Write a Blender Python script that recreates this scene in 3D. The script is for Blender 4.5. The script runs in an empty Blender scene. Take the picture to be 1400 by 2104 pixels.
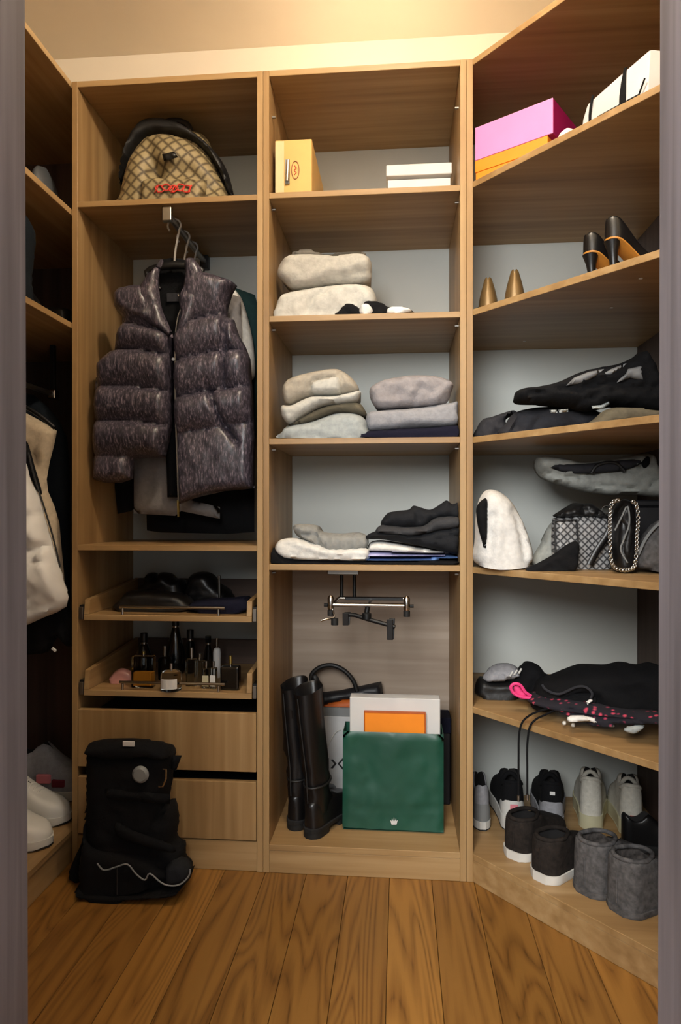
import bpy, bmesh, math, random
import numpy as np
from mathutils import Vector, Matrix, noise
from mathutils.geometry import delaunay_2d_cdt

R = math.radians
PI = math.pi
scene = bpy.context.scene
COL = scene.collection
random.seed(4)

# ------------------------------------------------------------------ camera
FPX, YAW = 1396.7, 0.0866
CAM = Vector((1.0024, -2.007, 1.0753))
cd = bpy.data.cameras.new('camera')
cd.sensor_fit = 'VERTICAL'
cd.sensor_height = 36.0
cd.lens = 36.0 * FPX / 2104.0
cd.shift_y = 2.5 / 2104.0
cd.clip_start = 0.05
cam = bpy.data.objects.new('camera', cd)
COL.objects.link(cam)
cam.location = CAM
cam.rotation_euler = (R(90), 0, YAW)
scene.camera = cam

# ------------------------------------------------------------------ world, lights, exposure
w = bpy.data.worlds.new('world')
scene.world = w
w.use_nodes = True
w.node_tree.nodes['Background'].inputs[0].default_value = (0.94, 0.97, 1.0, 1)
w.node_tree.nodes['Background'].inputs[1].default_value = 0.85
LAMP_POS = (0.98, -0.82, 2.69)
LAMP_STRENGTH = 370.0
LED_STRENGTH = 28.0
HALL_POWER = 102.0
hl = bpy.data.lights.new('hall_light', 'AREA')
hl.shape = 'DISK'
hl.size = 1.2
hl.energy = HALL_POWER
hl.color = (0.98, 0.99, 0.98)
ho = bpy.data.objects.new('hall_light', hl)
COL.objects.link(ho)
ho.location = (0.52, -3.0, 2.02)
ho.rotation_euler = (Vector((1.0, -0.6, 1.0)) - Vector(ho.location)).to_track_quat('-Z', 'Y').to_euler()
vs = scene.view_settings
vs.view_transform = 'Standard'
vs.look = 'None'
vs.exposure = 0.0
vs.gamma = 1.0
vs.use_curve_mapping = False

# ------------------------------------------------------------------ camera-ray helper: the point on the plane Y = const that a photo pixel shows
_c, _s = math.cos(YAW), math.sin(YAW)


def at(px, py, Y):
    r = (px - 700.0) / FPX
    v = -(py - 1054.5) / FPX
    d = Vector((-_s + r * _c, _c + r * _s, v))
    return CAM + d * ((Y - CAM.y) / d.y)


# ------------------------------------------------------------------ materials
def lin(c):
    out = []
    for v in c[:3]:
        v = v / 255.0
        out.append(v / 12.92 if v <= 0.04045 else ((v + 0.055) / 1.055) ** 2.4)
    return (*out, 1.0)


MATS = {}


def base_mat(name):
    m = bpy.data.materials.new(name)
    m.use_nodes = True
    nt = m.node_tree
    return m, nt, nt.nodes['Principled BSDF']


def N(nt, t, **kw):
    n = nt.nodes.new(t)
    for k, v in kw.items():
        setattr(n, k, v)
    return n


def coords(nt, scale, rnd=False):
    tc = N(nt, 'ShaderNodeTexCoord')
    mp = N(nt, 'ShaderNodeMapping')
    mp.inputs['Scale'].default_value = scale
    nt.links.new(tc.outputs['Object'], mp.inputs['Vector'])
    if rnd:
        oi = N(nt, 'ShaderNodeObjectInfo')
        mu = N(nt, 'ShaderNodeVectorMath', operation='MULTIPLY')
        cb = N(nt, 'ShaderNodeCombineXYZ')
        for i in range(3):
            nt.links.new(oi.outputs['Random'], cb.inputs[i])
        nt.links.new(cb.outputs[0], mu.inputs[0])
        mu.inputs[1].default_value = (17.0, 31.0, 7.0)
        ad = N(nt, 'ShaderNodeVectorMath', operation='ADD')
        nt.links.new(mp.outputs[0], ad.inputs[0])
        nt.links.new(mu.outputs[0], ad.inputs[1])
        return ad.outputs[0]
    return mp.outputs[0]


def ramp(nt, fac, stops):
    r = N(nt, 'ShaderNodeValToRGB')
    el = r.color_ramp.elements
    while len(el) < len(stops):
        el.new(0.5)
    for e, (p, c) in zip(el, stops):
        e.position = p
        e.color = lin(c)
    nt.links.new(fac, r.inputs[0])
    return r.outputs[0]


def bump(nt, bs, h, strength, dist=0.002):
    b = N(nt, 'ShaderNodeBump')
    b.inputs['Strength'].default_value = strength
    b.inputs['Distance'].default_value = dist
    nt.links.new(h, b.inputs['Height'])
    nt.links.new(b.outputs[0], bs.inputs['Normal'])


def plain(name, c, rough=0.6, metal=0.0, var=0.08, scale=9.0, bmp=0.0, bscale=60.0, spec=0.5, stretch=(1, 1, 1), coat=0.0, sheen=0.0):
    m, nt, bs = base_mat(name)
    n = N(nt, 'ShaderNodeTexNoise')
    n.inputs['Scale'].default_value = scale
    n.inputs['Detail'].default_value = 4
    nt.links.new(coords(nt, stretch), n.inputs['Vector'])
    lo = [max(0, v * (1 - var)) for v in c]
    hi = [min(255, v * (1 + var)) for v in c]
    nt.links.new(ramp(nt, n.outputs['Fac'], [(0.3, lo), (0.7, hi)]), bs.inputs['Base Color'])
    bs.inputs['Roughness'].default_value = rough
    bs.inputs['Metallic'].default_value = metal
    bs.inputs['Specular IOR Level'].default_value = spec
    bs.inputs['Coat Weight'].default_value = coat
    bs.inputs['Sheen Weight'].default_value = sheen
    if bmp:
        n2 = N(nt, 'ShaderNodeTexNoise')
        n2.inputs['Scale'].default_value = bscale
        n2.inputs['Detail'].default_value = 3
        nt.links.new(coords(nt, (1, 1, 1)), n2.inputs['Vector'])
        bump(nt, bs, n2.outputs['Fac'], bmp)
    MATS[name] = m
    return m


def cloth(name, c, var=0.05, bmp=0.35, bscale=260.0, rough=0.92, scale=70.0):
    return plain(name, c, rough=rough, var=var, scale=scale, bmp=bmp, bscale=bscale, spec=0.2)


def wood(name, axis, c1, c2, c3, rough=0.45):
    """Laminate with fine straight grain along one axis."""
    m, nt, bs = base_mat(name)
    sc = [42.0, 42.0, 42.0]
    sc['xyz'.index(axis)] = 1.6
    sc2 = [9.0, 9.0, 9.0]
    sc2['xyz'.index(axis)] = 0.5
    n1 = N(nt, 'ShaderNodeTexNoise')
    n1.inputs['Scale'].default_value = 1.0
    n1.inputs['Detail'].default_value = 6
    n1.inputs['Distortion'].default_value = 0.3
    nt.links.new(coords(nt, sc), n1.inputs['Vector'])
    n2 = N(nt, 'ShaderNodeTexNoise')
    n2.inputs['Scale'].default_value = 1.0
    n2.inputs['Detail'].default_value = 3
    n2.inputs['Distortion'].default_value = 0.8
    nt.links.new(coords(nt, sc2), n2.inputs['Vector'])
    mx = N(nt, 'ShaderNodeMix')
    mx.inputs[0].default_value = 0.55
    nt.links.new(n1.outputs['Fac'], mx.inputs[2])
    nt.links.new(n2.outputs['Fac'], mx.inputs[3])
    nt.links.new(ramp(nt, mx.outputs[0], [(0.33, c1), (0.5, c2), (0.66, c3)]), bs.inputs['Base Color'])
    bs.inputs['Roughness'].default_value = rough
    bs.inputs['Specular IOR Level'].default_value = 0.35
    bump(nt, bs, n1.outputs['Fac'], 0.08, 0.001)
    MATS[name] = m
    return m


OAK = ((134, 103, 65), (156, 124, 82), (174, 144, 102))
for ax in 'xyz':
    wood('oak_' + ax, ax, *OAK)
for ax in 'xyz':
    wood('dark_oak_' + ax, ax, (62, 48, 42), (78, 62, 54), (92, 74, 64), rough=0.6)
wood('taupe_laminate', 'x', (146, 128, 112), (162, 145, 128), (178, 162, 146), rough=0.6)
wood('door_wood', 'z', (68, 62, 62), (97, 90, 92), (121, 113, 116), rough=0.5)


def plank_mat():
    m, nt, bs = base_mat('plank_oak')
    # cathedral figure: contour lines of a slow noise that runs along the board
    v = coords(nt, (8.0, 0.75, 8.0), rnd=True)
    n = N(nt, 'ShaderNodeTexNoise')
    n.inputs['Scale'].default_value = 1.0
    n.inputs['Detail'].default_value = 1.5
    n.inputs['Distortion'].default_value = 0.6
    nt.links.new(v, n.inputs['Vector'])
    mu = N(nt, 'ShaderNodeMath', operation='MULTIPLY')
    mu.inputs[1].default_value = 25.0
    nt.links.new(n.outputs['Fac'], mu.inputs[0])
    pp = N(nt, 'ShaderNodeMath', operation='PINGPONG')
    pp.inputs[1].default_value = 0.85
    nt.links.new(mu.outputs[0], pp.inputs[0])
    m2 = N(nt, 'ShaderNodeMath', operation='MULTIPLY')
    m2.inputs[1].default_value = 2.0
    nt.links.new(pp.outputs[0], m2.inputs[0])
    f = N(nt, 'ShaderNodeTexNoise')
    f.inputs['Scale'].default_value = 1.0
    f.inputs['Detail'].default_value = 5
    nt.links.new(coords(nt, (150.0, 5.0, 150.0), rnd=True), f.inputs['Vector'])
    mx = N(nt, 'ShaderNodeMix')
    mx.inputs[0].default_value = 0.62
    nt.links.new(m2.outputs[0], mx.inputs[2])
    nt.links.new(f.outputs['Fac'], mx.inputs[3])
    grain = ramp(nt, mx.outputs[0], [(0.16, (88, 57, 24)), (0.36, (134, 93, 44)), (0.8, (158, 114, 56))])
    oi = N(nt, 'ShaderNodeObjectInfo')
    tone = ramp(nt, oi.outputs['Random'], [(0.0, (190, 182, 170)), (0.5, (226, 220, 212)), (1.0, (255, 250, 240))])
    ml = N(nt, 'ShaderNodeMix', data_type='RGBA', blend_type='MULTIPLY')
    ml.inputs[0].default_value = 1.0
    nt.links.new(grain, ml.inputs[6])
    nt.links.new(tone, ml.inputs[7])
    nt.links.new(ml.outputs[2], bs.inputs['Base Color'])
    bs.inputs['Roughness'].default_value = 0.38
    bump(nt, bs, mx.outputs[0], 0.12, 0.001)
    MATS['plank_oak'] = m


plank_mat()
plain('wall_paint', (232, 222, 204), rough=0.9, var=0.015, scale=3)
plain('ceiling_paint', (236, 226, 208), rough=0.9, var=0.015, scale=3)
plain('back_white', (192, 195, 190), rough=0.7, var=0.02, scale=3)
plain('chrome', (190, 188, 184), rough=0.22, metal=1.0, var=0.02)
plain('steel', (196, 194, 190), rough=0.35, metal=0.55, var=0.02)
plain('panel_grey', (116, 118, 120), rough=0.8, var=0.05)
plain('dull_metal', (150, 146, 140), rough=0.4, metal=1.0, var=0.03)
plain('black_plastic', (16, 16, 17), rough=0.42, var=0.05)
plain('dark_grey_cloth', (84, 86, 88), rough=0.5, var=0.06)
plain('grey_plastic', (128, 130, 130), rough=0.5, var=0.04)
plain('white_card', (212, 210, 206), rough=0.7, var=0.02)
plain('white_paper', (196, 196, 196), rough=0.6, var=0.03)
plain('tan_card', (206, 164, 92), rough=0.6, var=0.04)
plain('pale_tan_card', (216, 186, 138), rough=0.6, var=0.04)
plain('pink_card', (214, 134, 192), rough=0.6, var=0.02)
plain('magenta_card', (170, 8, 98), rough=0.6, var=0.04)
plain('orange_card', (240, 138, 20), rough=0.6, var=0.03)
plain('rust_card', (186, 88, 20), rough=0.6, var=0.06)
plain('green_paper', (22, 74, 58), rough=0.42, var=0.06, scale=5)
plain('black_card', (20, 20, 24), rough=0.5, var=0.08)
plain('black_leather', (15, 14, 15), rough=0.36, var=0.12, bmp=0.12, bscale=220)
plain('soft_black_leather', (19, 18, 18), rough=0.5, var=0.12, bmp=0.2, bscale=180)
plain('white_leather', (214, 212, 206), rough=0.45, var=0.04, bmp=0.08, bscale=200)
plain('white_rubber', (206, 204, 198), rough=0.6, var=0.05)
plain('cream_rubber', (188, 182, 150), rough=0.6, var=0.06)
plain('black_rubber', (18, 18, 18), rough=0.7, var=0.1)
plain('tan_sole', (186, 126, 50), rough=0.5, var=0.1)
plain('gold_leather', (122, 98, 62), rough=0.35, metal=0.5, var=0.1)
plain('insole_dark', (24, 22, 22), rough=0.9, var=0.1)
plain('red_thread', (196, 52, 38), rough=0.7, var=0.2)
plain('maroon', (110, 24, 40), rough=0.7, var=0.1)
plain('rose', (220, 130, 140), rough=0.6, var=0.1)
plain('hot_pink', (236, 60, 128), rough=0.6, var=0.1)
plain('brown_ink', (140, 76, 40), rough=0.6, var=0.05)
plain('dark_ink', (34, 34, 36), rough=0.6, var=0.05)
plain('pink_glass', (206, 150, 146), rough=0.25, var=0.1, coat=0.5)
plain('gold_cap', (190, 176, 110), rough=0.3, metal=1.0, var=0.05)
plain('black_glass', (9, 9, 10), rough=0.12, var=0.02, coat=0.5)
plain('amber', (176, 118, 40), rough=0.2, var=0.1)
cloth('lining_black', (13, 13, 15))
cloth('black_cotton', (15, 15, 17))
cloth('charcoal_cotton', (46, 46, 50))
cloth('jean_black', (30, 31, 34), bscale=400)
cloth('jean_grey', (58, 58, 60), bscale=400)
cloth('navy_cotton', (20, 20, 36))
cloth('teal_cotton', (40, 66, 66))
cloth('ink_wool', (18, 24, 30))
cloth('oatmeal_knit', (176, 172, 162), bmp=0.6, bscale=150)
cloth('cream_knit', (188, 186, 178), bmp=0.5, bscale=170)
cloth('greige_knit', (164, 156, 142), bmp=0.6, bscale=140)
cloth('olive_knit', (92, 86, 72), bmp=0.5, bscale=160)
cloth('mist_knit', (158, 164, 164), bmp=0.4, bscale=170)
cloth('mauve_wool', (144, 139, 140), bmp=0.9, bscale=130, var=0.05)
cloth('grey_wool', (142, 142, 146), bmp=0.7, bscale=140)
cloth('grey_scarf', (142, 142, 138), bmp=0.7, bscale=120)
cloth('grey_marl', (122, 118, 116), bmp=0.4)
cloth('white_cotton', (222, 220, 214))
cloth('lilac_cotton', (168, 168, 206))
cloth('blue_cotton', (100, 134, 190))
cloth('sage_grey', (146, 148, 143), bmp=0.4)
cloth('beige_suede', (196, 178, 152), bmp=0.3)
cloth('white_fleece', (208, 206, 202), var=0.04, bmp=0.5, bscale=200)
cloth('suede_grey', (84, 82, 82), bmp=0.5, bscale=180, var=0.2)
cloth('suede_umber', (38, 33, 30), bmp=0.5, bscale=180, var=0.2)
cloth('shearling_dark', (62, 58, 56), bmp=1.0, bscale=90, var=0.4)
cloth('mesh_grey', (148, 148, 152), bmp=0.5, bscale=300)
cloth('mesh_beige', (196, 192, 180), bmp=0.6, bscale=200)
plain('puffer_white', (232, 230, 226), rough=0.5, var=0.03, bmp=0.1, bscale=40)


def vest_mat():
    m, nt, bs = base_mat('vest_nylon')
    n = N(nt, 'ShaderNodeTexNoise')
    n.inputs['Scale'].default_value = 1.0
    n.inputs['Detail'].default_value = 3
    n.inputs['Roughness'].default_value = 0.7
    nt.links.new(coords(nt, (230, 120, 52)), n.inputs['Vector'])
    nt.links.new(ramp(nt, n.outputs['Fac'], [(0.36, (36, 34, 42)), (0.53, (66, 61, 71)), (0.70, (132, 120, 130))]), bs.inputs['Base Color'])
    bs.inputs['Roughness'].default_value = 0.36
    bs.inputs['Specular IOR Level'].default_value = 0.6
    bump(nt, bs, n.outputs['Fac'], 0.1, 0.001)
    MATS['vest_nylon'] = m


def lattice_mat(name, ca, cb, cc, sc, rough=0.6):
    """Small woven diamond lattice."""
    m, nt, bs = base_mat(name)
    tc = N(nt, 'ShaderNodeTexCoord')
    mp = N(nt, 'ShaderNodeMapping')
    mp.inputs['Rotation'].default_value = (0, R(45), 0)
    mp.inputs['Scale'].default_value = (sc, sc, sc)
    nt.links.new(tc.outputs['Object'], mp.inputs['Vector'])
    sx = N(nt, 'ShaderNodeSeparateXYZ')
    nt.links.new(mp.outputs[0], sx.inputs[0])
    outs = []
    for k in (0, 2):
        f = N(nt, 'ShaderNodeMath', operation='PINGPONG')
        f.inputs[1].default_value = 0.85
        nt.links.new(sx.outputs[k], f.inputs[0])
        outs.append(f.outputs[0])
    mn = N(nt, 'ShaderNodeMath', operation='MINIMUM')
    nt.links.new(outs[0], mn.inputs[0])
    nt.links.new(outs[1], mn.inputs[1])
    nt.links.new(ramp(nt, mn.outputs[0], [(0.05, ca), (0.16, cb), (0.40, cc)]), bs.inputs['Base Color'])
    bs.inputs['Roughness'].default_value = rough
    MATS[name] = m


def spot_mat(name, base, spot, spot2, sc):
    m, nt, bs = base_mat(name)
    v = N(nt, 'ShaderNodeTexVoronoi')
    v.inputs['Scale'].default_value = sc
    nt.links.new(coords(nt, (1, 1, 1)), v.inputs['Vector'])
    nt.links.new(ramp(nt, v.outputs['Distance'], [(0.16, spot), (0.26, spot2), (0.34, base), (1.0, base)]), bs.inputs['Base Color'])
    bs.inputs['Roughness'].default_value = 0.9
    MATS[name] = m


def glass_mat(name, c, rough=0.02):
    m, nt, bs = base_mat(name)
    n = N(nt, 'ShaderNodeTexNoise')
    n.inputs['Scale'].default_value = 5
    nt.links.new(coords(nt, (1, 1, 1)), n.inputs['Vector'])
    nt.links.new(ramp(nt, n.outputs['Fac'], [(0.3, c), (0.7, [min(255, x + 3) for x in c])]), bs.inputs['Base Color'])
    bs.inputs['Roughness'].default_value = rough
    bs.inputs['Transmission Weight'].default_value = 1.0
    bs.inputs['IOR'].default_value = 1.18
    MATS[name] = m


vest_mat()
lattice_mat('monogram_canvas', (74, 62, 40), (104, 90, 62), (150, 134, 98), 60)
lattice_mat('grey_monogram', (46, 46, 48), (84, 84, 86), (158, 158, 158), 120, rough=0.4)
spot_mat('floral_cotton', (22, 20, 30), (196, 66, 86), (120, 40, 66), 52)
glass_mat('clear_glass', (236, 240, 238))
glass_mat('smoke_glass', (120, 124, 128))


def led_mat():
    m, nt, bs = base_mat('led_light')
    bs.inputs['Base Color'].default_value = lin((250, 244, 230))
    bs.inputs['Emission Color'].default_value = lin((255, 228, 190))
    bs.inputs['Emission Strength'].default_value = LED_STRENGTH
    MATS['led_light'] = m


def lamp_mat():
    m, nt, bs = base_mat('lamp_globe')
    bs.inputs['Base Color'].default_value = lin((250, 244, 230))
    bs.inputs['Emission Color'].default_value = lin((255, 240, 219))
    bs.inputs['Emission Strength'].default_value = LAMP_STRENGTH
    MATS['lamp_globe'] = m


lamp_mat()
led_mat()


# ------------------------------------------------------------------ object helpers
def tag(o, label=None, cat=None, group=None, kind=None):
    if label:
        o['label'] = label
    if cat:
        o['category'] = cat
    if group:
        o['group'] = group
    if kind:
        o['kind'] = kind
    return o


def world_loc(o):
    p = Vector((0, 0, 0))
    while o:
        p += o.location
        o = o.parent
    return p


def thing(name, loc, label=None, cat=None, group=None, kind=None, rz=0.0):
    o = bpy.data.objects.new(name, None)
    o.empty_display_size = 0.05
    COL.objects.link(o)
    o.location = loc
    o.rotation_euler = (0, 0, rz)
    return tag(o, label, cat, group, kind)


def finish(name, bm, mat, parent=None, local=False, smooth=False, angle=None):
    """Link a bmesh as one object; world coordinates unless local."""
    bmesh.ops.recalc_face_normals(bm, faces=bm.faces[:])
    me = bpy.data.meshes.new(name)
    if parent is not None:
        off = Vector((0, 0, 0)) if local else world_loc(parent)
    else:
        co = [v.co for v in bm.verts]
        off = Vector(((min(c.x for c in co) + max(c.x for c in co)) / 2, (min(c.y for c in co) + max(c.y for c in co)) / 2, min(c.z for c in co)))
    for v in bm.verts:
        v.co -= off
    if smooth:
        for f in bm.faces:
            f.smooth = True
        if angle:
            for e in bm.edges:
                if len(e.link_faces) == 2 and e.calc_face_angle(0) > angle:
                    e.smooth = False
    bm.to_mesh(me)
    bm.free()
    me.materials.append(MATS[mat] if isinstance(mat, str) else mat)
    o = bpy.data.objects.new(name, me)
    COL.objects.link(o)
    if parent is not None:
        o.parent = parent
    else:
        o.location = off
    return o


def bm_box(bm, x0, x1, y0, y1, z0, z1, bev=0.0, seg=1):
    vs_ = [bm.verts.new((x, y, z)) for x in (x0, x1) for y in (y0, y1) for z in (z0, z1)]
    fs = [bm.faces.new([vs_[i] for i in f]) for f in ((0, 1, 3, 2), (4, 6, 7, 5), (0, 4, 5, 1), (2, 3, 7, 6), (0, 2, 6, 4), (1, 5, 7, 3))]
    if bev:
        es = set()
        for f in fs:
            es.update(f.edges)
        bmesh.ops.bevel(bm, geom=list(es), offset=bev, segments=seg, profile=0.5, affect='EDGES', clamp_overlap=True)


def box(name, x0, x1, y0, y1, z0, z1, mat, parent=None, bev=0.001, seg=1, local=False):
    bm = bmesh.new()
    bm_box(bm, x0, x1, y0, y1, z0, z1, bev, seg)
    return finish(name, bm, mat, parent, local)


def bm_prism(bm, pts, z0, z1):
    lo = [bm.verts.new((x, y, z0)) for x, y in pts]
    hi = [bm.verts.new((x, y, z1)) for x, y in pts]
    n = len(pts)
    bm.faces.new(lo[::-1])
    bm.faces.new(hi)
    for i in range(n):
        bm.faces.new((lo[i], lo[(i + 1) % n], hi[(i + 1) % n], hi[i]))


def prism(name, pts, z0, z1, mat, parent=None, bev=0.001):
    bm = bmesh.new()
    bm_prism(bm, pts, z0, z1)
    if bev:
        bmesh.ops.bevel(bm, geom=bm.edges[:], offset=bev, segments=1, profile=0.5, affect='EDGES')
    return finish(name, bm, mat, parent)


def bm_tube(bm, pts, r, n=8, cap=True, closed=False, flat=1.0):
    """Sweep a circle along points; r may be a list."""
    pts = [Vector(p) for p in pts]
    m = len(pts)
    rs = r if isinstance(r, (list, tuple)) else [r] * m
    rings = []
    up = None
    for i, p in enumerate(pts):
        a = pts[(i - 1) % m] if (closed or i > 0) else p
        b = pts[(i + 1) % m] if (closed or i < m - 1) else p
        t = (b - a).normalized()
        if up is None:
            up = Vector((0, 0, 1)) if abs(t.z) < 0.9 else Vector((1, 0, 0))
        u = (up - t * up.dot(t))
        if u.length < 1e-5:
            u = t.orthogonal()
        u.normalize()
        v = t.cross(u)
        up = u
        rings.append([bm.verts.new(p + u * math.cos(k / n * 2 * PI) * rs[i] + v * math.sin(k / n * 2 * PI) * rs[i] * flat) for k in range(n)])
    for i in range(m if closed else m - 1):
        A, B = rings[i], rings[(i + 1) % m]
        for k in range(n):
            bm.faces.new((A[k], A[(k + 1) % n], B[(k + 1) % n], B[k]))
    if cap and not closed:
        bm.faces.new(rings[0][::-1])
        bm.faces.new(rings[-1])


def tube(name, pts, r, mat, parent=None, n=8, closed=False, local=False, flat=1.0):
    bm = bmesh.new()
    bm_tube(bm, pts, r, n, True, closed, flat)
    return finish(name, bm, mat, parent, local, smooth=True, angle=R(50))


def spline(pts, k=6, closed=False):
    """Catmull-Rom through points (tuples of any dimension)."""
    P = [np.array(p, float) for p in pts]
    n = len(P)
    out = []
    for i in range(n if closed else n - 1):
        p0 = P[(i - 1) % n] if (closed or i > 0) else P[i]
        p1, p2 = P[i], P[(i + 1) % n]
        p3 = P[(i + 2) % n] if (closed or i < n - 2) else P[(i + 1) % n]
        for j in range(k):
            t = j / k
            out.append(0.5 * ((2 * p1) + (p2 - p0) * t + (2 * p0 - 5 * p1 + 4 * p2 - p3) * t * t + (3 * p1 - p0 - 3 * p2 + p3) * t ** 3))
    if not closed:
        out.append(P[-1])
    return [tuple(o) for o in out]


def bm_lathe(bm, prof, loc, n=20, sx=1.0, sy=1.0):
    rings = []
    for r, z in prof:
        rings.append([bm.verts.new((loc[0] + math.cos(k / n * 2 * PI) * r * sx, loc[1] + math.sin(k / n * 2 * PI) * r * sy, loc[2] + z)) for k in range(n)])
    for A, B in zip(rings, rings[1:]):
        for k in range(n):
            bm.faces.new((A[k], A[(k + 1) % n], B[(k + 1) % n], B[k]))
    bm.faces.new(rings[0][::-1])
    bm.faces.new(rings[-1])


def lathe(name, prof, loc, mat, parent=None, n=20, sx=1.0, sy=1.0, local=False):
    bm = bmesh.new()
    bm_lathe(bm, prof, loc, n, sx, sy)
    return finish(name, bm, mat, parent, local, smooth=True, angle=R(40))


def seg_dist(P, poly, closed=True, skip=None):
    """Distance of points P (n,2) to the polyline."""
    poly = np.asarray(poly, float)
    n = len(poly)
    best = np.full(len(P), 1e9)
    for i in range(n if closed else n - 1):
        if skip is not None and skip[i]:
            continue
        a, b = poly[i], poly[(i + 1) % n]
        ab = b - a
        L = (ab ** 2).sum()
        t = np.clip(((P - a) @ ab) / (L if L > 1e-9 else 1.0), 0, 1)
        d = np.sqrt(((P - (a + t[:, None] * ab)) ** 2).sum(1))
        best = np.minimum(best, d)
    return best


def inside(P, poly):
    poly = np.asarray(poly, float)
    x, y = P[:, 0], P[:, 1]
    c = np.zeros(len(P), bool)
    n = len(poly)
    for i in range(n):
        (x1, y1), (x2, y2) = poly[i], poly[(i + 1) % n]
        if y1 == y2:
            continue
        m = ((y1 > y) != (y2 > y)) & (x < (x2 - x1) * (y - y1) / (y2 - y1) + x1)
        c ^= m
    return c


def resample(pts, step, closed=True):
    pts = [np.array(p, float) for p in pts]
    if closed:
        pts.append(pts[0])
    out = []
    for a, b in zip(pts, pts[1:]):
        k = max(1, int(round(np.linalg.norm(b - a) / step)))
        for j in range(k):
            out.append(tuple(a + (b - a) * j / k))
    return out


XLIM = None


def pillow(name, poly, Y, front, back, mat, parent=None, step=8, rim=None, zb=None, smooth=True, creases=(), wr=0.004,
           wf=(30, 22), seed=0, puff=None, lean=0.0, xlim=None, skew=None):
    """A soft volume. Its outline (photo pixels) is set on the plane Y = const of the room and is inflated towards the
    viewer by FRONT and away by BACK metres; ZB is the height of the board it lies on (its underside is then flat)."""
    pl = spline(poly, 5, True) if smooth else list(poly)
    pl = resample(pl, step)
    # drop near doubles
    q = [pl[0]]
    for p in pl[1:]:
        if math.dist(p, q[-1]) > step * 0.35:
            q.append(p)
    if math.dist(q[0], q[-1]) < step * 0.35:
        q.pop()
    pl = q
    A = np.array(pl)
    x0, y0 = A.min(0)
    x1, y1 = A.max(0)
    gx, gy = np.meshgrid(np.arange(x0, x1, step), np.arange(y0, y1, step * 0.87))
    gx = gx + (np.arange(gx.shape[0])[:, None] % 2) * step * 0.5
    G = np.stack([gx.ravel(), gy.ravel()], 1)
    G = G[inside(G, A)]
    if len(G):
        G = G[seg_dist(G, A) > step * 0.5]
    allp = [Vector(p) for p in pl] + [Vector(p) for p in G]
    n = len(pl)
    V2, _, F, *_ = delaunay_2d_cdt(allp, [(i, (i + 1) % n) for i in range(n)], [], 1, 1e-4)
    Q = np.array([(v.x, v.y) for v in V2])
    skip = None
    if zb is not None:
        lim = y1 - max(3.0, 0.06 * (y1 - y0))
        skip = [(A[i][1] > lim and A[(i + 1) % n][1] > lim) for i in range(n)]
        if all(skip):
            skip = None
    d = seg_dist(Q, A, True, skip)
    if rim is None:
        rim = 0.38 * min(x1 - x0, y1 - y0)
    e = np.clip(d / rim, 0, 1)
    env = np.sqrt(np.clip(1 - (1 - e) ** 2, 0, 1))
    hf = front * env
    hb = back * env
    for i in range(len(Q)):
        a = noise.fractal(Vector((Q[i, 0] / wf[0], Q[i, 1] / wf[1], seed * 7.3)), 0.9, 2.1, 3)
        hf[i] += wr * a * env[i]
    if puff:
        seams, amp = puff
        for i in range(len(Q)):
            ys = sorted(float(np.interp(Q[i, 0], [p[0] for p in s], [p[1] for p in s])) for s in seams)
            ys = [y0 - 2] + ys + [y1 + 2]
            for a, b in zip(ys, ys[1:]):
                if a <= Q[i, 1] <= b and b > a:
                    t = (Q[i, 1] - a) / (b - a)
                    hf[i] += env[i] * amp * (0.4 if b > y1 else 1.0) * (math.sin(PI * t ** 0.7) ** 0.55 if 0 < t < 1 else 0)
                    break
    hf = np.maximum(hf, 0.15 * front * env)
    for line, wd, dp in creases:
        dd = seg_dist(Q, line, False)
        hf -= np.minimum(dp * np.exp(-(dd / wd) ** 2), hf * 0.95)
    W = [at(p[0], p[1], Y + (skew[1] * (p[0] - skew[0]) if skew else 0.0)) for p in Q]
    if zb is not None:
        zr0 = at((x0 + x1) / 2, y1, Y).z
        zt = max(v.z for v in W)
        k = (zt - zb) / (zt - zr0)
        for v in W:
            v.z = max(zb, zt - (zt - v.z) * k)
    xl = xlim or XLIM
    if xl:
        for v in W:
            v.x = min(max(v.x, xl[0]), xl[1])
    zmin = min(v.z for v in W)
    bm = bmesh.new()
    vf, vbk = [], []
    for i, v in enumerate(W):
        ln = lean * (v.z - zmin)
        vf.append(bm.verts.new((v.x, v.y - hf[i] + ln, v.z)))
        vbk.append(bm.verts.new((v.x, v.y + hb[i] + ln, v.z)))
    cnt = {}
    for f in F:
        try:
            bm.faces.new([vf[i] for i in f])
            bm.faces.new([vbk[i] for i in reversed(f)])
        except ValueError:
            continue
        for a, b in zip(f, f[1:] + f[:1] if isinstance(f, list) else list(f[1:]) + [f[0]]):
            cnt.setdefault((min(a, b), max(a, b)), []).append((a, b))
    for k_, l in cnt.items():
        if len(l) == 1:
            a, b = l[0]
            try:
                bm.faces.new((vf[b], vf[a], vbk[a], vbk[b]))
            except ValueError:
                pass
    bmesh.ops.remove_doubles(bm, verts=bm.verts[:], dist=2e-4)
    return finish(name, bm, mat, parent, smooth=True, angle=R(75))


def soft(name, label, cat, poly, Y, front, back, mat, group=None, **kw):
    return tag(pillow(name, poly, Y, front, back, mat, **kw), label, cat, group)


def hull_box(name, corners, mat, parent=None, bev=0.001):
    """Box from 8 corners (4 lower, 4 upper, same order round)."""
    bm = bmesh.new()
    v = [bm.verts.new(c) for c in corners]
    for f in ((3, 2, 1, 0), (4, 5, 6, 7), (0, 1, 5, 4), (1, 2, 6, 5), (2, 3, 7, 6), (3, 0, 4, 7)):
        bm.faces.new([v[i] for i in f])
    if bev:
        bmesh.ops.bevel(bm, geom=bm.edges[:], offset=bev, segments=1, profile=0.5, affect='EDGES')
    return finish(name, bm, mat, parent)


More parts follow.
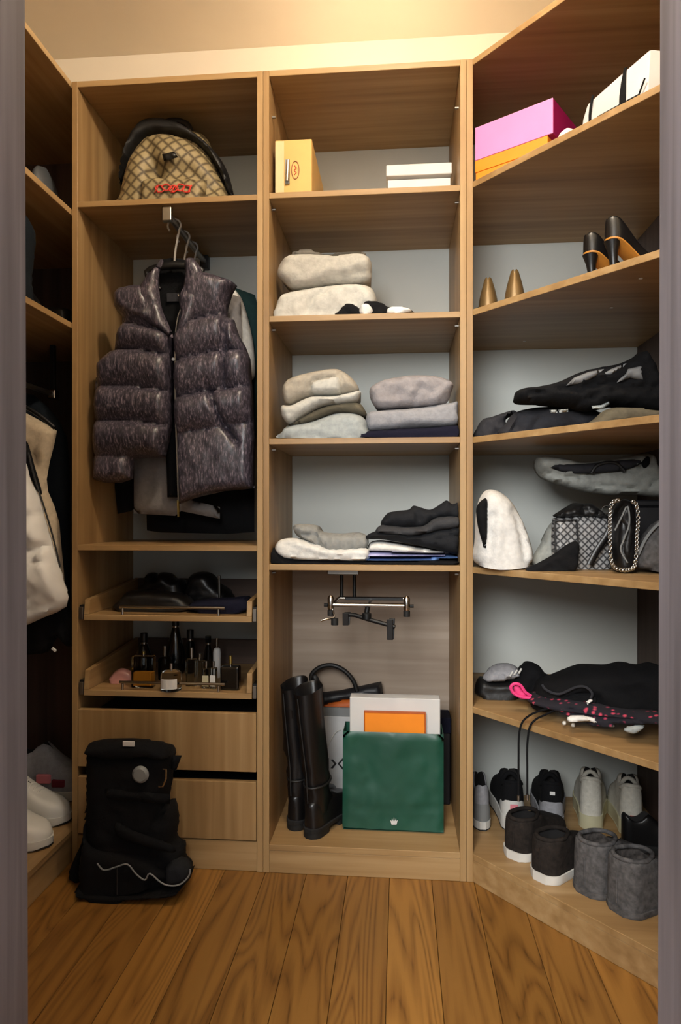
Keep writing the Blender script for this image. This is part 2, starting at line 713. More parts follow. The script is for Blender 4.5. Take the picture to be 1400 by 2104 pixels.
def rbox(name, x, y, ang, lx, ly, z0, z1, mat, parent=None, bev=0.001, dx=0.0, dy=0.0):
    """Box with its near left lower corner at (x, y), its front running at angle ang."""
    ca, sa = math.cos(ang), math.sin(ang)

    def p(u, v):
        u += dx
        v += dy
        return (x + u * ca - v * sa, y + u * sa + v * ca)
    q = [p(0, 0), p(lx, 0), p(lx, ly), p(0, ly)]
    return hull_box(name, [(*a, z0) for a in q] + [(*a, z1) for a in q], mat, parent, bev)


# ------------------------------------------------------------------ dimensions of the fitted wardrobe
T = 0.018
H = 2.4
DEP = 0.455
XD1, XD2, XI, XR = 0.5766, 0.6137, 1.1786, 1.2159
XM = (XD1 + XD2) / 2
XW = 1.827              # right wall
CEIL = 2.787
DIAG_Y = -0.69          # where the slanted front of the corner unit meets the right wall

# ------------------------------------------------------------------ the room
def struct(o):
    o['kind'] = 'structure'
    return o


struct(box('wall_back', -0.75, 2.0, DEP + 0.001, DEP + 0.08, -0.05, CEIL, 'wall_paint', bev=0))
struct(box('wall_left', -0.75, -0.62, -1.38, DEP, -0.05, CEIL, 'wall_paint', bev=0))
struct(box('wall_right', XW + 0.019, 2.0, -1.38, DEP, -0.05, CEIL, 'wall_paint', bev=0))
struct(box('ceiling', -0.8, 2.1, -1.4, DEP + 0.08, CEIL, CEIL + 0.06, 'ceiling_paint', bev=0))
JL, JR = 0.574, 1.277   # inner faces of the door frame
JY0, JY1 = -1.40, -1.257
bm = bmesh.new()
bm_box(bm, -0.75, JL - 0.03, -1.38, -1.28, 0, CEIL)
bm_box(bm, JR + 0.03, 2.0, -1.38, -1.28, 0, CEIL)
bm_box(bm, JL - 0.03, JR + 0.03, -1.38, -1.28, 2.11, CEIL)
struct(finish('wall_front', bm, 'wall_paint'))
door = struct(thing('door_1', ((JL + JR) / 2, JY1, 0)))
hull_box('door_jamb', [(JL - 0.05, JY0, 0), (JL + 0.004, JY0, 0), (JL + 0.004, JY1, 0), (JL - 0.05, JY1, 0),
                       (JL - 0.05, JY0, 2.1), (JL - 0.003, JY0, 2.1), (JL - 0.003, JY1, 2.1), (JL - 0.05, JY1, 2.1)], 'door_wood', door, 0.002)
hull_box('door_jamb', [(JR - 0.002, JY0, 0), (JR + 0.05, JY0, 0), (JR + 0.05, JY1, 0), (JR - 0.002, JY1, 0),
                       (JR + 0.002, JY0, 2.1), (JR + 0.05, JY0, 2.1), (JR + 0.05, JY1, 2.1), (JR + 0.002, JY1, 2.1)], 'door_wood', door, 0.002)
box('door_head', JL - 0.05, JR + 0.05, JY0, JY1, 2.06, 2.1, 'door_wood', door)

# floor: slab with oak boards laid towards the door
slab = struct(box('floor', -0.75, 2.3, -3.4, DEP + 0.02, -0.06, -0.014, 'black_card', bev=0))
rr = random.Random(11)
PWID = 0.1235
xs = [0.85 + (i - 11) * PWID for i in range(0, 21)]
for i, x in enumerate(xs):
    y = DEP - 0.01 - rr.random() * 0.9 if i % 3 else DEP - 0.01
    ends = [DEP - 0.005]
    yy = ends[0] - (1.15 + rr.random() * 1.2)
    while yy > -2.3:
        ends.append(yy)
        yy -= 1.6 + rr.random() * 0.5
    ends.append(-2.35)
    for a, b in zip(ends, ends[1:]):
        dz = rr.random() * 0.0006
        x_hi = min(x + PWID - 0.0012, XW)
        if x_hi - x < 0.01:
            continue
        box('floor_plank', x, x_hi, b + 0.0012, a, -0.014, -0.0008 + dz, 'plank_oak', slab, bev=0.0008)

# ceiling lamp of the closet
lamp = thing('ceiling_lamp', LAMP_POS, 'round glass ceiling lamp on the closet ceiling', 'lamp')
lathe('lamp_base', [(0.07, 0.06), (0.07, 0.087), (0.03, 0.087)][::-1], LAMP_POS, 'dull_metal', lamp)
lathe('lamp_globe', [(0.015, -0.06), (0.03, -0.048), (0.046, -0.015), (0.05, 0.015), (0.046, 0.045), (0.03, 0.06)], LAMP_POS, 'lamp_globe', lamp, n=28)

# ------------------------------------------------------------------ left section of the wardrobe: hanging space, trays, drawers
g = 'wardrobe units'
wl = thing('wardrobe_unit', (XM / 2, DEP / 2, 0), 'tall oak wardrobe section with pull-out trays and two drawers below', 'wardrobe')
box('side_panel', 0, T, 0, DEP, 0, H, 'oak_z', wl)
box('side_panel', XD1, XM - 0.0004, 0, DEP, 0, H, 'oak_z', wl)
box('top_panel', T, XD1, 0.0005, DEP, H - T, H, 'oak_x', wl)
box('shelf', T, XD1, 0.0005, 0.437, 2.0135, 2.031, 'oak_x', wl)
box('shelf', T, XD1, 0.0005, 0.437, 0.9615, 0.978, 'oak_x', wl)
box('back_panel', T, XD1, 0.437, DEP - 0.001, 0.09, H - T, 'back_white', wl)
box('plinth', T, XD1, 0.004, 0.03, 0, 0.088, 'oak_x', wl)
box('bottom_panel', T, XD1, 0.022, 0.437, 0.070, 0.088, 'oak_x', wl)
for z0, z1 in ((0.298, 0.474), (0.0925, 0.268)):
    dr = box('drawer', T + 0.012, XD1 - 0.012, 0.022, 0.40, z0 + 0.01, z1 - 0.03, 'black_card', wl)
    box('drawer_front', T + 0.001, XD1 - 0.0025, 0.001, 0.02, z0, z1, 'oak_z', dr, bev=0.0015)
for z0, zs in ((0.747, 0.818), (0.516, 0.600)):
    tr = box('tray', 0.036, 0.560, 0.004, 0.415, z0, z0 + 0.017, 'oak_x', wl)
    for xa in (0.036, 0.544):
        hull_box('tray_side', [(xa, 0.004, z0 + 0.0175), (xa + 0.016, 0.004, z0 + 0.0175), (xa + 0.016, 0.415, z0 + 0.0175), (xa, 0.415, z0 + 0.0175),
                               (xa, 0.012, zs - 0.008), (xa + 0.016, 0.012, zs - 0.008), (xa + 0.016, 0.415, zs + 0.02), (xa, 0.415, zs + 0.02)], 'oak_y', tr)
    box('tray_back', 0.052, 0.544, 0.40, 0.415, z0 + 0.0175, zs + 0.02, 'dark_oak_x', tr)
    tube('tray_rail', [(0.145, 0.014, z0 + 0.041), (0.475, 0.014, z0 + 0.041)], 0.0045, 'chrome', tr)
    for xa in (0.155, 0.455):
        tube('rail_post', [(xa, 0.014, z0 + 0.0172), (xa, 0.014, z0 + 0.037)], 0.004, 'chrome', tr)
    for xa, xb in ((T + 0.0005, 0.0352), (0.5608, XD1 - 0.0005)):
        box('slide', xa, xb, 0.012, 0.40, z0 + 0.005, z0 + 0.045, 'black_plastic', wl)
        box('slide_bracket', xa + 0.002, xb - 0.002, 0.004, 0.0115, z0 + 0.002, z0 + 0.04, 'dull_metal', wl)
rail = tube('hanging_rail', [(0.294, 0.03, 1.992), (0.294, 0.41, 1.992)], 0.010, 'dull_metal', wl, n=10)
box('rail_end', 0.279, 0.309, 0.012, 0.0305, 1.968, 2.013, 'chrome', rail, bev=0.003, seg=2)
box('rail_end', 0.279, 0.309, 0.409, 0.436, 1.965, 2.013, 'black_plastic', rail, bev=0.003, seg=2)

# ------------------------------------------------------------------ middle section: open shelves
wm = thing('shelving_unit', ((XM + XI) / 2, DEP / 2, 0), 'tall oak shelving section with open shelves between drawers and corner unit', 'shelving')
box('side_panel', XM + 0.0004, XD2, 0, DEP, 0, H, 'oak_z', wm)
box('side_panel', XI, XI + 0.0185, 0, DEP, 0, H, 'oak_z', wm)
box('top_panel', XD2, XI, 0.0005, DEP, H - T, H, 'oak_x', wm)
SH_M = (2.0165, 1.6475, 1.281, 0.905)
for z in SH_M:
    box('shelf', XD2, XI, 0.0005, 0.437, z, z + 0.0175, 'oak_x', wm)
box('back_panel', XD2, XI, 0.437, DEP - 0.001, 0.905, H - T, 'back_white', wm)
box('lower_back_panel', XD2, XI, 0.437, DEP - 0.001, 0.0665, 0.904, 'taupe_laminate', wm)
box('bottom_panel', XD2, XI, 0.0005, 0.437, 0.066, 0.084, 'oak_x', wm)
box('plinth', XD2, XI, 0.001, 0.03, 0, 0.0655, 'oak_x', wm)
for z in SH_M + (2.3,):
    for xa, sg in ((XD2, 1), (XI, -1)):
        tube('shelf_pin', [(xa + 0.0003 * sg, 0.05, z - 0.012), (xa + 0.011 * sg, 0.05, z - 0.012)], 0.004, 'dull_metal', wm, n=8)

# ------------------------------------------------------------------ right: corner unit with slanted front
wc = thing('corner_unit', ((XR + XW) / 2, DEP / 2, 0), 'oak corner shelving unit with slanted shelf fronts on the right', 'shelving')
box('side_panel', XR - 0.018, XR, 0, DEP, 0, H, 'oak_z', wc)
TRI = [(XR + 0.0003, 0.0), (XW, DIAG_Y), (XW, 0.4365), (XR + 0.0003, 0.4365)]
SH_R = (2.0245, 1.652, 1.280, 0.9005, 0.4925)
prism('top_panel', TRI, H - T, H, 'oak_x', wc)
for z in SH_R:
    prism('shelf', TRI, z, z + 0.018, 'oak_x', wc)
prism('bottom_panel', TRI, 0.064, 0.082, 'oak_x', wc)
prism('plinth', [(XR, 0.001), (XW, DIAG_Y + 0.001), (XW, DIAG_Y + 0.026), (XR, 0.026)], 0, 0.0635, 'oak_x', wc)
box('back_panel', XR, XW, 0.437, DEP - 0.001, 0.0, H, 'back_white', wc)
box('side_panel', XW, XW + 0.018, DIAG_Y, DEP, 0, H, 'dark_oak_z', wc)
for px, py, z in ((1257, 632, SH_R[1]), (1078, 701, SH_R[1]), (1317, 572, SH_R[1])):
    p = at(px, py, 0)
    d = (p - CAM)
    q = CAM + d * ((z - CAM.z) / d.z)
    lathe('cam_cover', [(0.005, -0.0015), (0.005, -0.0002)], (q.x, q.y, z), 'white_card', wc, n=10)

# ------------------------------------------------------------------ left unit, seen almost edge on
wf_ = thing('left_unit', (-0.3, -0.2, 0), 'oak shelving unit along the left wall with hanging clothes and dark end panel', 'shelving')
LX = -0.60
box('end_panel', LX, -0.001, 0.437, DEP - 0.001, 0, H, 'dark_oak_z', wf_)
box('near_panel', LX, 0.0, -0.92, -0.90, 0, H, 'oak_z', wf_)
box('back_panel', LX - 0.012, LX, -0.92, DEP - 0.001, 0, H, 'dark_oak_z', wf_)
for z0, z1 in ((H - T, H), (1.991, 2.010), (1.643, 1.661), (0.082, 0.100)):
    box('shelf', LX, -0.002, -0.90, 0.4365, z0, z1, 'oak_y', wf_)
box('plinth', -0.03, -0.006, -0.90, 0.4365, 0, 0.0815, 'oak_y', wf_)
LRX, LRZ = -0.165, 1.478
lr = tube('hanging_rail', [(LRX, -0.895, LRZ), (LRX, 0.20, LRZ)], 0.009, 'dull_metal', wf_)
box('rail_end', LRX - 0.014, LRX + 0.014, 0.185, 0.215, LRZ - 0.018, LRZ + 0.014, 'chrome', lr, bev=0.004, seg=2)
box('rail_hanger', LRX - 0.008, LRX + 0.008, 0.19, 0.206, LRZ + 0.0145, 1.643, 'black_plastic', lr, bev=0.002)


# LED strip lying out of sight on top of the shelving, washing the wall above it
ls = thing('led_strip', (0.92, 0.22, H), 'warm LED strip lying on top of the middle shelving', 'lamp')
box('channel', 0.66, 1.17, 0.20, 0.24, H + 0.0006, H + 0.008, 'dull_metal', ls)
box('led_diffuser', 0.665, 1.165, 0.206, 0.234, H + 0.0082, H + 0.012, 'led_light', ls, bev=0)

# =================================================================== LEFT SECTION, contents
# ---- backpack on the top shelf
Z1 = 2.0318
yb = 0.15
b0 = at(362, 400, yb)
bp = thing('backpack', (b0.x, yb, Z1), 'beige diamond-weave backpack with black trim and red stitched flourish', 'backpack')
pillow('body', [(249, 408), (251, 378), (262, 343), (275, 315), (297, 292), (318, 283), (350, 282), (390, 290), (425, 312), (452, 345), (470, 376), (474, 408)],
       yb, 0.085, 0.09, 'monogram_canvas', bp, step=6, zb=Z1, rim=55, wr=0.010, wf=(60, 45), seed=3,
       creases=[([(322, 318), (330, 345), (335, 368)], 16, 0.03), ([(335, 350), (400, 352), (440, 372)], 16, 0.03)])
pillow('back_section', [(268, 405), (262, 345), (280, 290), (305, 262), (345, 255), (385, 262), (420, 272), (440, 300), (462, 350), (476, 405)],
       yb + 0.05, 0.05, 0.13, 'monogram_canvas', bp, step=8, zb=Z1, rim=40)
pillow('trim_band', [(249, 392), (252, 350), (264, 306), (282, 274), (304, 256), (338, 253), (376, 263), (413, 286), (446, 317), (468, 354), (480, 400), (470, 400), (450, 354),
                     (424, 318), (392, 295), (350, 286), (318, 286), (297, 296), (275, 320), (262, 348), (255, 394)], yb + 0.02, 0.05, 0.05, 'soft_black_leather', bp, step=5, rim=10, wr=0.003)
tube('carry_handle', [at(px, py, yb + 0.04) for px, py in spline([(325, 268), (338, 254), (362, 249), (384, 256), (392, 272)], 4)], 0.011, 'soft_black_leather', bp)
pillow('front_pocket', [(291, 407), (294, 370), (330, 367), (380, 369), (426, 367), (424, 385), (419, 407)], yb - 0.075, 0.035, 0.03, 'monogram_canvas', bp, step=6, zb=Z1 + 0.002, smooth=False, rim=14)
bm = bmesh.new()
for k in range(5):
    cx, cy = 328 + k * 14, 388 - (k % 2) * 3
    bm_tube(bm, [at(cx + 8 * math.cos(a) + 2 * math.sin(3 * a + k), cy + 7 * math.sin(a), yb - 0.114) for a in [i / 14 * 2 * PI for i in range(14)]], 0.0022, 6, closed=True)
for k in range(3):
    bm_tube(bm, [at(318 + k * 34, 396, yb - 0.114), at(326 + k * 34, 380, yb - 0.114)], 0.0022, 6)
finish('red_stitching', bm, 'red_thread', bp, smooth=True)
pillow('leather_patch', [(333, 317), (358, 311), (366, 323), (337, 331)], yb - 0.088, 0.004, 0.01, 'black_leather', bp, step=4, smooth=False, rim=3)

# ---- clothes on the pull-out rail
def hanger(name, y, label, hook_px, wid=0.10, zt=1.905):
    x = 0.294
    hg = thing(name, (x, y, zt), label, 'hanger')
    pts = spline([(x - wid, y, zt - 0.075), (x - 0.09, y, zt - 0.02), (x, y, zt), (x + 0.09, y, zt - 0.02), (x + wid, y, zt - 0.075)], 4)
    tube('shoulder_bar', pts, [0.006 + 0.008 * (1 - abs(i / (len(pts) - 1) * 2 - 1)) for i in range(len(pts))], 'black_plastic', hg, flat=1.0)
    hk = []
    zc = 1.992 - 0.004
    for i in range(13):
        a = R(-40 + 265 * i / 12)
        hk.append((x + 0.021 * math.cos(a), y, zc - 0.006 + 0.021 * math.sin(a)))
    hk = [(x, y, zt + 0.004), (x + 0.004, y, zt + 0.05)] + [hk[0]] + hk[1:]
    tube('hook', spline(hk, 2), 0.0034, 'steel', hg, n=6)
    return hg


hanger('clothes_hanger', 0.085, 'black hanger with steel hook holding the puffer vest, nearest on rail', None, 0.045, 1.858)
hanger('clothes_hanger', 0.175, 'steel-hooked hanger just behind the puffer vest hanger', None, 0.045, 1.864)
hanger('clothes_hanger', 0.265, 'steel-hooked hanger farthest back on the short rail', None, 0.045, 1.864)

yv = 0.095
v0 = at(358, 1030, yv)
vest = thing('puffer_vest', (v0.x, yv, v0.z), 'purple-grey quilted puffer vest hanging on short rail', 'vest')
Lp = [(283, 588), (252, 596), (240, 612), (242, 640), (256, 655), (256, 668), (246, 692), (240, 716), (222, 735), (206, 752), (204, 790), (200, 835), (199, 885),
      (196, 935), (193, 985), (215, 992), (250, 992), (274, 984), (276, 944), (310, 940), (341, 941), (349, 905), (356, 865), (358, 800), (358, 692), (340, 660), (325, 620), (312, 590)]
pillow('front_panel', Lp, yv, 0.030, 0.02, 'vest_nylon', vest, step=5, smooth=False, rim=22, wr=0.0018, wf=(12, 26), seed=1,
       puff=([[(200, 655), (358, 690)], [(200, 722), (290, 724), (358, 736)], [(200, 799), (290, 800), (358, 808)], [(195, 868), (300, 870), (358, 880)], [(195, 937), (350, 941)]], 0.042))
Rp = [(398, 540), (420, 562), (455, 572), (480, 580), (488, 588), (478, 606), (470, 632), (468, 652), (482, 658), (492, 690), (505, 712), (515, 738), (518, 780), (522, 830),
      (524, 900), (523, 950), (523, 1003), (500, 1006), (450, 1010), (400, 1024), (369, 1036), (365, 1000), (363, 900), (361, 800), (362, 690), (372, 650), (385, 590)]
pillow('front_panel', Rp, yv, 0.030, 0.02, 'vest_nylon', vest, step=5, smooth=False, rim=22, wr=0.0022, wf=(14, 26), seed=2,
       puff=([[(362, 690), (400, 664), (468, 650), (530, 640)], [(362, 748), (400, 738), (468, 724), (530, 722)], [(362, 822), (432, 808), (470, 802), (530, 798)],
              [(362, 894), (440, 882), (530, 868)]], 0.042),
       creases=[([(470, 660), (468, 740), (466, 800)], 6, 0.03), ([(440, 808), (462, 870), (492, 910)], 6, 0.028)])
pillow('collar', [(330, 533), (320, 548), (302, 566), (286, 588), (268, 606), (250, 622), (252, 640), (275, 650), (300, 662), (330, 678), (356, 694), (346, 665), (335, 640), (328, 605), (328, 560), (336, 538)],
       yv - 0.045, 0.022, 0.02, 'vest_nylon', vest, step=6, rim=14, wr=0.006, wf=(18, 18), seed=5, creases=[([(322, 600), (352, 688)], 4, 0.012)])
pillow('collar', [(380, 534), (396, 530), (410, 546), (418, 568), (412, 600), (405, 634), (394, 664), (372, 690), (364, 676), (372, 646), (367, 612), (376, 590), (380, 560)],
       yv - 0.045, 0.022, 0.02, 'vest_nylon', vest, step=6, rim=14, wr=0.006, wf=(18, 18), seed=6)
pillow('lining', [(326, 535), (350, 530), (382, 534), (392, 600), (380, 690), (372, 860), (366, 1022), (344, 1022), (340, 870), (338, 700), (318, 600)], yv + 0.04, 0.02, 0.008, 'lining_black', vest, step=8, smooth=False, rim=10)
box('neck_label', 0.262, 0.305, yv + 0.010, yv + 0.0125, at(350, 618, yv).z, at(350, 600, yv).z, 'charcoal_cotton', vest)
zip_pts = [at(px, py, yv - 0.042) for px, py in spline([(366, 604), (374, 626), (366, 652), (361, 690), (360, 760), (361, 850), (364, 940), (367, 1030)], 6)]
tube('zipper', zip_pts, 0.0028, 'dull_metal', vest, n=6)
tube('zip_pull', [at(366, 1028, yv - 0.042), at(367, 1062, yv - 0.042)], 0.004, 'gold_cap', vest, n=6)
tube('snap_button', [at(356, 738, yv - 0.058), at(356, 738, yv - 0.064)], 0.005, 'dull_metal', vest, n=10)
for px, py in ((262, 652), (205, 822)):
    pillow('armhole_trim', [(px - 8, py - 42), (px + 2, py - 44), (px + 5, py), (px - 3, py + 40), (px - 10, py + 36), (px - 11, py)], yv + 0.01, 0.015, 0.015, 'vest_nylon', vest, step=5, rim=5)

soft('sweatshirt', 'grey marl sweatshirt hanging behind the purple puffer vest', 'sweatshirt',
     [(276, 640), (300, 600), (420, 590), (495, 610), (500, 800), (515, 995), (450, 1012), (385, 1026), (452, 1042), (452, 1066), (372, 1050), (360, 1060), (275, 1055)],
     0.185, 0.018, 0.012, 'grey_marl', step=9, smooth=False, rim=20, wr=0.008, wf=(20, 90))
soft('white_shirt', 'white shirt sleeve hanging right of the puffer vest', 'shirt',
     [(470, 600), (492, 606), (506, 640), (518, 690), (523, 730), (523, 775), (505, 780), (480, 760)], 0.235, 0.02, 0.02, 'white_cotton', step=7, rim=14, wr=0.006, wf=(10, 40))
soft('teal_shirt', 'dark teal shirt hanging at the back right of the rail', 'shirt',
     [(440, 580), (486, 592), (524, 606), (536, 650), (536, 900), (440, 900)], 0.312, 0.02, 0.012, 'teal_cotton', step=10, smooth=False, rim=14, wr=0.008, wf=(14, 60))
soft('black_coat', 'long black coat hanging lowest behind the puffer vest', 'coat',
     [(240, 690), (300, 620), (430, 600), (510, 650), (523, 800), (523, 1093), (470, 1097), (330, 1094), (302, 1090), (300, 1020), (270, 1050), (242, 1056), (236, 1000)],
     0.268, 0.010, 0.010, 'black_cotton', step=9, smooth=False, rim=20, wr=0.008, wf=(26, 80))

# ---- upper tray: black accessories
ZT = 0.7645
soft('pouch', 'black rounded pouch, left of two mounds at back of upper tray', 'pouch',
     [(285, 1262), (286, 1222), (298, 1200), (303, 1180), (320, 1177), (324, 1192), (329, 1177), (350, 1178), (364, 1194), (380, 1200), (384, 1262)], 0.26, 0.06, 0.06, 'black_leather', step=6, zb=ZT, rim=22)
soft('pouch', 'black rounded pouch, right of two mounds at back of upper tray', 'pouch',
     [(386, 1262), (388, 1196), (402, 1178), (426, 1175), (442, 1186), (452, 1206), (474, 1228), (478, 1262)], 0.26, 0.06, 0.06, 'black_leather', step=6, zb=ZT, rim=22)
soft('flat_bag', 'flat black leather bag lying along front of upper tray', 'bag',
     [(243, 1262), (250, 1236), (264, 1216), (300, 1212), (370, 1220), (392, 1240), (394, 1262)], 0.12, 0.05, 0.06, 'soft_black_leather', step=6, zb=ZT, rim=16)
soft('navy_pouch', 'navy fabric pouch at right of upper pull-out tray', 'pouch',
     [(396, 1264), (398, 1240), (430, 1232), (480, 1228), (508, 1228), (512, 1264)], 0.10, 0.05, 0.08, 'navy_cotton', step=6, zb=ZT, rim=12)
p = at(453, 1205, 0.20)
tube('silver_wand', [(p.x, 0.19, ZT + 0.004), (p.x, 0.185, at(453, 1182, 0.2).z)], 0.005, 'dull_metal', n=8)
tag(bpy.context.scene.objects['silver_wand'], 'thin silver stick standing upright on upper tray', 'stick')

# ---- lower tray: perfume bottles
ZP = 0.5335


def bot(name, label, px, ybase, h, wpx, kind, glass='clear_glass', cap='chrome', Y=None, dpt=None, label_mat=None, cap_r=0.006, cap_h=0.02, liquid=None, neck=True):
    """A bottle with its base on the tray; px/ybase say where, h and wpx (pixels) how large."""
    r = (px - 700) / FPX
    if Y is None:
        d = Vector((-_s + r * _c, _c + r * _s, -(ybase - 1054.5) / FPX))
        Y = (CAM + d * ((ZP - CAM.z) / d.z)).y
    p = at(px, ybase, Y)
    wd = wpx * (Y - CAM.y) / FPX / 2
    dp = dpt or wd
    t = thing(name, (p.x, Y, ZP), label, 'bottle', 'perfume bottles on the lower tray')
    z0, z1 = ZP + 0.0004, ZP + h
    if kind == 'box':
        box('flask', p.x - wd, p.x + wd, Y - dp, Y + dp, z0, z1, glass, t, bev=min(0.006, wd * 0.3), seg=3)
    elif kind == 'round':
        lathe('flask', [(wd * 0.9, 0), (wd, h * 0.06), (wd, h * 0.85), (wd * 0.85, h * 0.96), (wd * 0.4, h)], (p.x, Y, z0), glass, t, n=20)
    else:
        lathe('flask', [(wd * 0.85, 0), (wd, h * 0.1), (wd, h * 0.45), (wd * 0.7, h * 0.7), (wd * 0.35, h)], (p.x, Y, z0), glass, t, n=18)
    if liquid:
        box('perfume', p.x - wd * 0.8, p.x + wd * 0.8, Y - dp * 0.8, Y + dp * 0.8, z0 + 0.006, z0 + h * 0.5, liquid, t, bev=0.002)
    if label_mat and kind == 'round':
        bm = bmesh.new()
        rows = []
        for zz in (z0 + h * 0.16, z0 + h * 0.66):
            for rad in (wd + 0.0004, wd + 0.0012):
                rows.append([bm.verts.new((p.x + rad * math.sin(R(a)), Y - rad * math.cos(R(a)), zz)) for a in range(-50, 51, 10)])
        for a_, b_ in ((0, 1), (1, 3), (3, 2), (2, 0)):
            for k in range(len(rows[0]) - 1):
                bm.faces.new((rows[a_][k], rows[a_][k + 1], rows[b_][k + 1], rows[b_][k]))
        for k in (0, -1):
            bm.faces.new((rows[0][k], rows[1][k], rows[3][k], rows[2][k]))
        finish('paper_label', bm, label_mat, t)
    elif label_mat:
        box('paper_label', p.x - wd * 0.82, p.x + wd * 0.82, Y - dp - 0.0012, Y - dp - 0.0002, z0 + h * 0.12, z0 + h * 0.66, label_mat, t, bev=0)
    if neck:
        tube('collar', [(p.x, Y, z1 - 0.001), (p.x, Y, z1 + 0.006)], cap_r * 0.75, 'chrome', t, n=10)
        c0 = z1 + 0.006
        tube('cap', [(p.x, Y, c0), (p.x, Y, c0 + cap_h)], cap_r, cap, t, n=12)
    return t


pz = at(250, 1395, 0.11)
hp = soft('perfume_bottle', 'pink heart-shaped bottle at the left front of lower tray', 'bottle',
          [(226, 1402), (232, 1384), (248, 1373), (264, 1376), (276, 1388), (276, 1402)], 0.10, 0.018, 0.018, 'pink_glass', zb=ZP, step=4, rim=10, wr=0.0005, group='perfume bottles on the lower tray')
bot('perfume_bottle', 'square glass bottle half full of amber perfume', 295, 1412, 0.098, 48, 'box', liquid='amber', cap='gold_cap', cap_r=0.005, cap_h=0.008, dpt=0.016)
bot('perfume_bottle', 'black bottle with round black cap behind the amber square bottle', 296, 1385, 0.105, 46, 'taper', 'black_glass', 'black_plastic', Y=0.20, cap_r=0.012, cap_h=0.03)
bot('perfume_bottle', 'small clear bottle with silver spray, left of the tall black bottle', 339, 1388, 0.075, 28, 'round', 'smoke_glass', Y=0.15, cap_r=0.0045, cap_h=0.028)
bot('perfume_bottle', 'tallest black bottle at the back of lower tray', 361, 1385, 0.155, 40, 'taper', 'black_glass', 'black_plastic', Y=0.24, cap_r=0.012, cap_h=0.02)
bot('perfume_bottle', 'round low glass jar with white paper label', 352, 1418, 0.060, 44, 'round', 'clear_glass', 'chrome', label_mat='white_card', cap_r=0.005, cap_h=0.016)
bot('perfume_bottle', 'slim dark bottle with square black cap, behind the clear ones', 391, 1385, 0.110, 18, 'round', 'smoke_glass', 'black_plastic', Y=0.25, cap_r=0.012, cap_h=0.030)
bot('perfume_bottle', 'tall clear square bottle with long silver spray', 394, 1405, 0.085, 24, 'box', 'clear_glass', Y=0.08, dpt=0.012, cap_r=0.005, cap_h=0.028)
bot('perfume_bottle', 'clear square bottle with short silver spray, centre right', 411, 1402, 0.078, 22, 'box', 'clear_glass', Y=0.09, dpt=0.012, cap_r=0.0055, cap_h=0.016)
bot('perfume_bottle', 'grey bottle with pointed drop-shaped stopper', 428, 1388, 0.105, 26, 'taper', 'smoke_glass', 'smoke_glass', Y=0.21, cap_r=0.010, cap_h=0.022)
bot('perfume_bottle', 'small bottle with pale label beside pointed-stopper bottle', 424, 1405, 0.062, 16, 'box', 'clear_glass', 'chrome', Y=0.055, dpt=0.010, label_mat='cream_rubber', cap_r=0.004, cap_h=0.016)
bot('perfume_bottle', 'small bottle with white label, left of the round black bottle', 439, 1405, 0.064, 14, 'box', 'clear_glass', 'chrome', Y=0.055, dpt=0.010, label_mat='white_card', cap_r=0.004, cap_h=0.014, neck=True)
bot('perfume_bottle', 'tall pale-labelled tube bottle with slim silver cap', 446, 1390, 0.098, 16, 'round', 'white_card', 'chrome', Y=0.19, cap_r=0.0045, cap_h=0.026)
bot('perfume_bottle', 'glossy black bottle with gold spray at right front', 474, 1416, 0.072, 40, 'box', 'black_glass', 'gold_cap', dpt=0.018, cap_r=0.006, cap_h=0.026)

# ---- black walker boot on the floor
bt = thing('walker_boot', (0.24, -0.12, 0), 'tall black orthopaedic walking boot on the floor before the drawers', 'boot')
yw = -0.10
pillow('liner', [(184, 1545), (188, 1527), (210, 1521), (262, 1519), (325, 1526), (350, 1533), (360, 1548), (356, 1575), (353, 1610), (346, 1650), (346, 1760), (190, 1770), (184, 1700), (183, 1600)],
       yw, 0.075, 0.075, 'black_cotton', bt, step=8, smooth=False, rim=42, wr=0.004)
pillow('rear_shell', [(186, 1570), (192, 1720), (240, 1730), (300, 1735), (340, 1760), (372, 1790), (372, 1812), (240, 1834), (172, 1834), (168, 1790), (176, 1730)],
       yw - 0.02, 0.07, 0.07, 'black_cotton', bt, step=8, smooth=False, rim=36, wr=0.002, zb=0.014)
pillow('foot_liner', [(300, 1690), (340, 1650), (358, 1648), (366, 1690), (362, 1725), (380, 1738), (380, 1765), (392, 1778), (392, 1800), (350, 1815), (300, 1810)],
       yw - 0.01, 0.06, 0.06, 'black_cotton', bt, step=7, smooth=True, rim=26, wr=0.008, wf=(14, 14))
pillow('sole', [(168, 1798), (175, 1815), (240, 1822), (320, 1818), (372, 1806), (392, 1790), (391, 1812), (372, 1830), (320, 1838), (240, 1846), (200, 1843), (176, 1832)],
       yw - 0.02, 0.078, 0.06, 'lining_black', bt, step=6, smooth=True, rim=9, zb=0.0, wr=0.0)
pillow('strap', [(150, 1802), (144, 1790), (150, 1770), (168, 1730), (186, 1670), (190, 1690), (180, 1750), (176, 1800), (165, 1808)], yw + 0.02, 0.03, 0.03, 'black_cotton', bt, step=6, rim=8)
pillow('strap', [(355, 1552), (374, 1552), (362, 1584), (352, 1580)], yw - 0.01, 0.012, 0.012, 'black_cotton', bt, step=5, smooth=False, rim=5)
pillow('strap', [(240, 1690), (270, 1705), (350, 1735), (352, 1752), (262, 1728), (238, 1712)], yw - 0.085, 0.008, 0.012, 'black_cotton', bt, step=6, rim=5)
pillow('strap', [(215, 1620), (350, 1632), (350, 1652), (215, 1642)], yw - 0.075, 0.006, 0.012, 'black_cotton', bt, step=7, smooth=False, rim=5)
pillow('toe_cap', [(342, 1780), (350, 1768), (375, 1768), (390, 1782), (390, 1800), (372, 1812), (345, 1812)], yw - 0.06, 0.03, 0.04, 'jean_black', bt, step=5, rim=12)
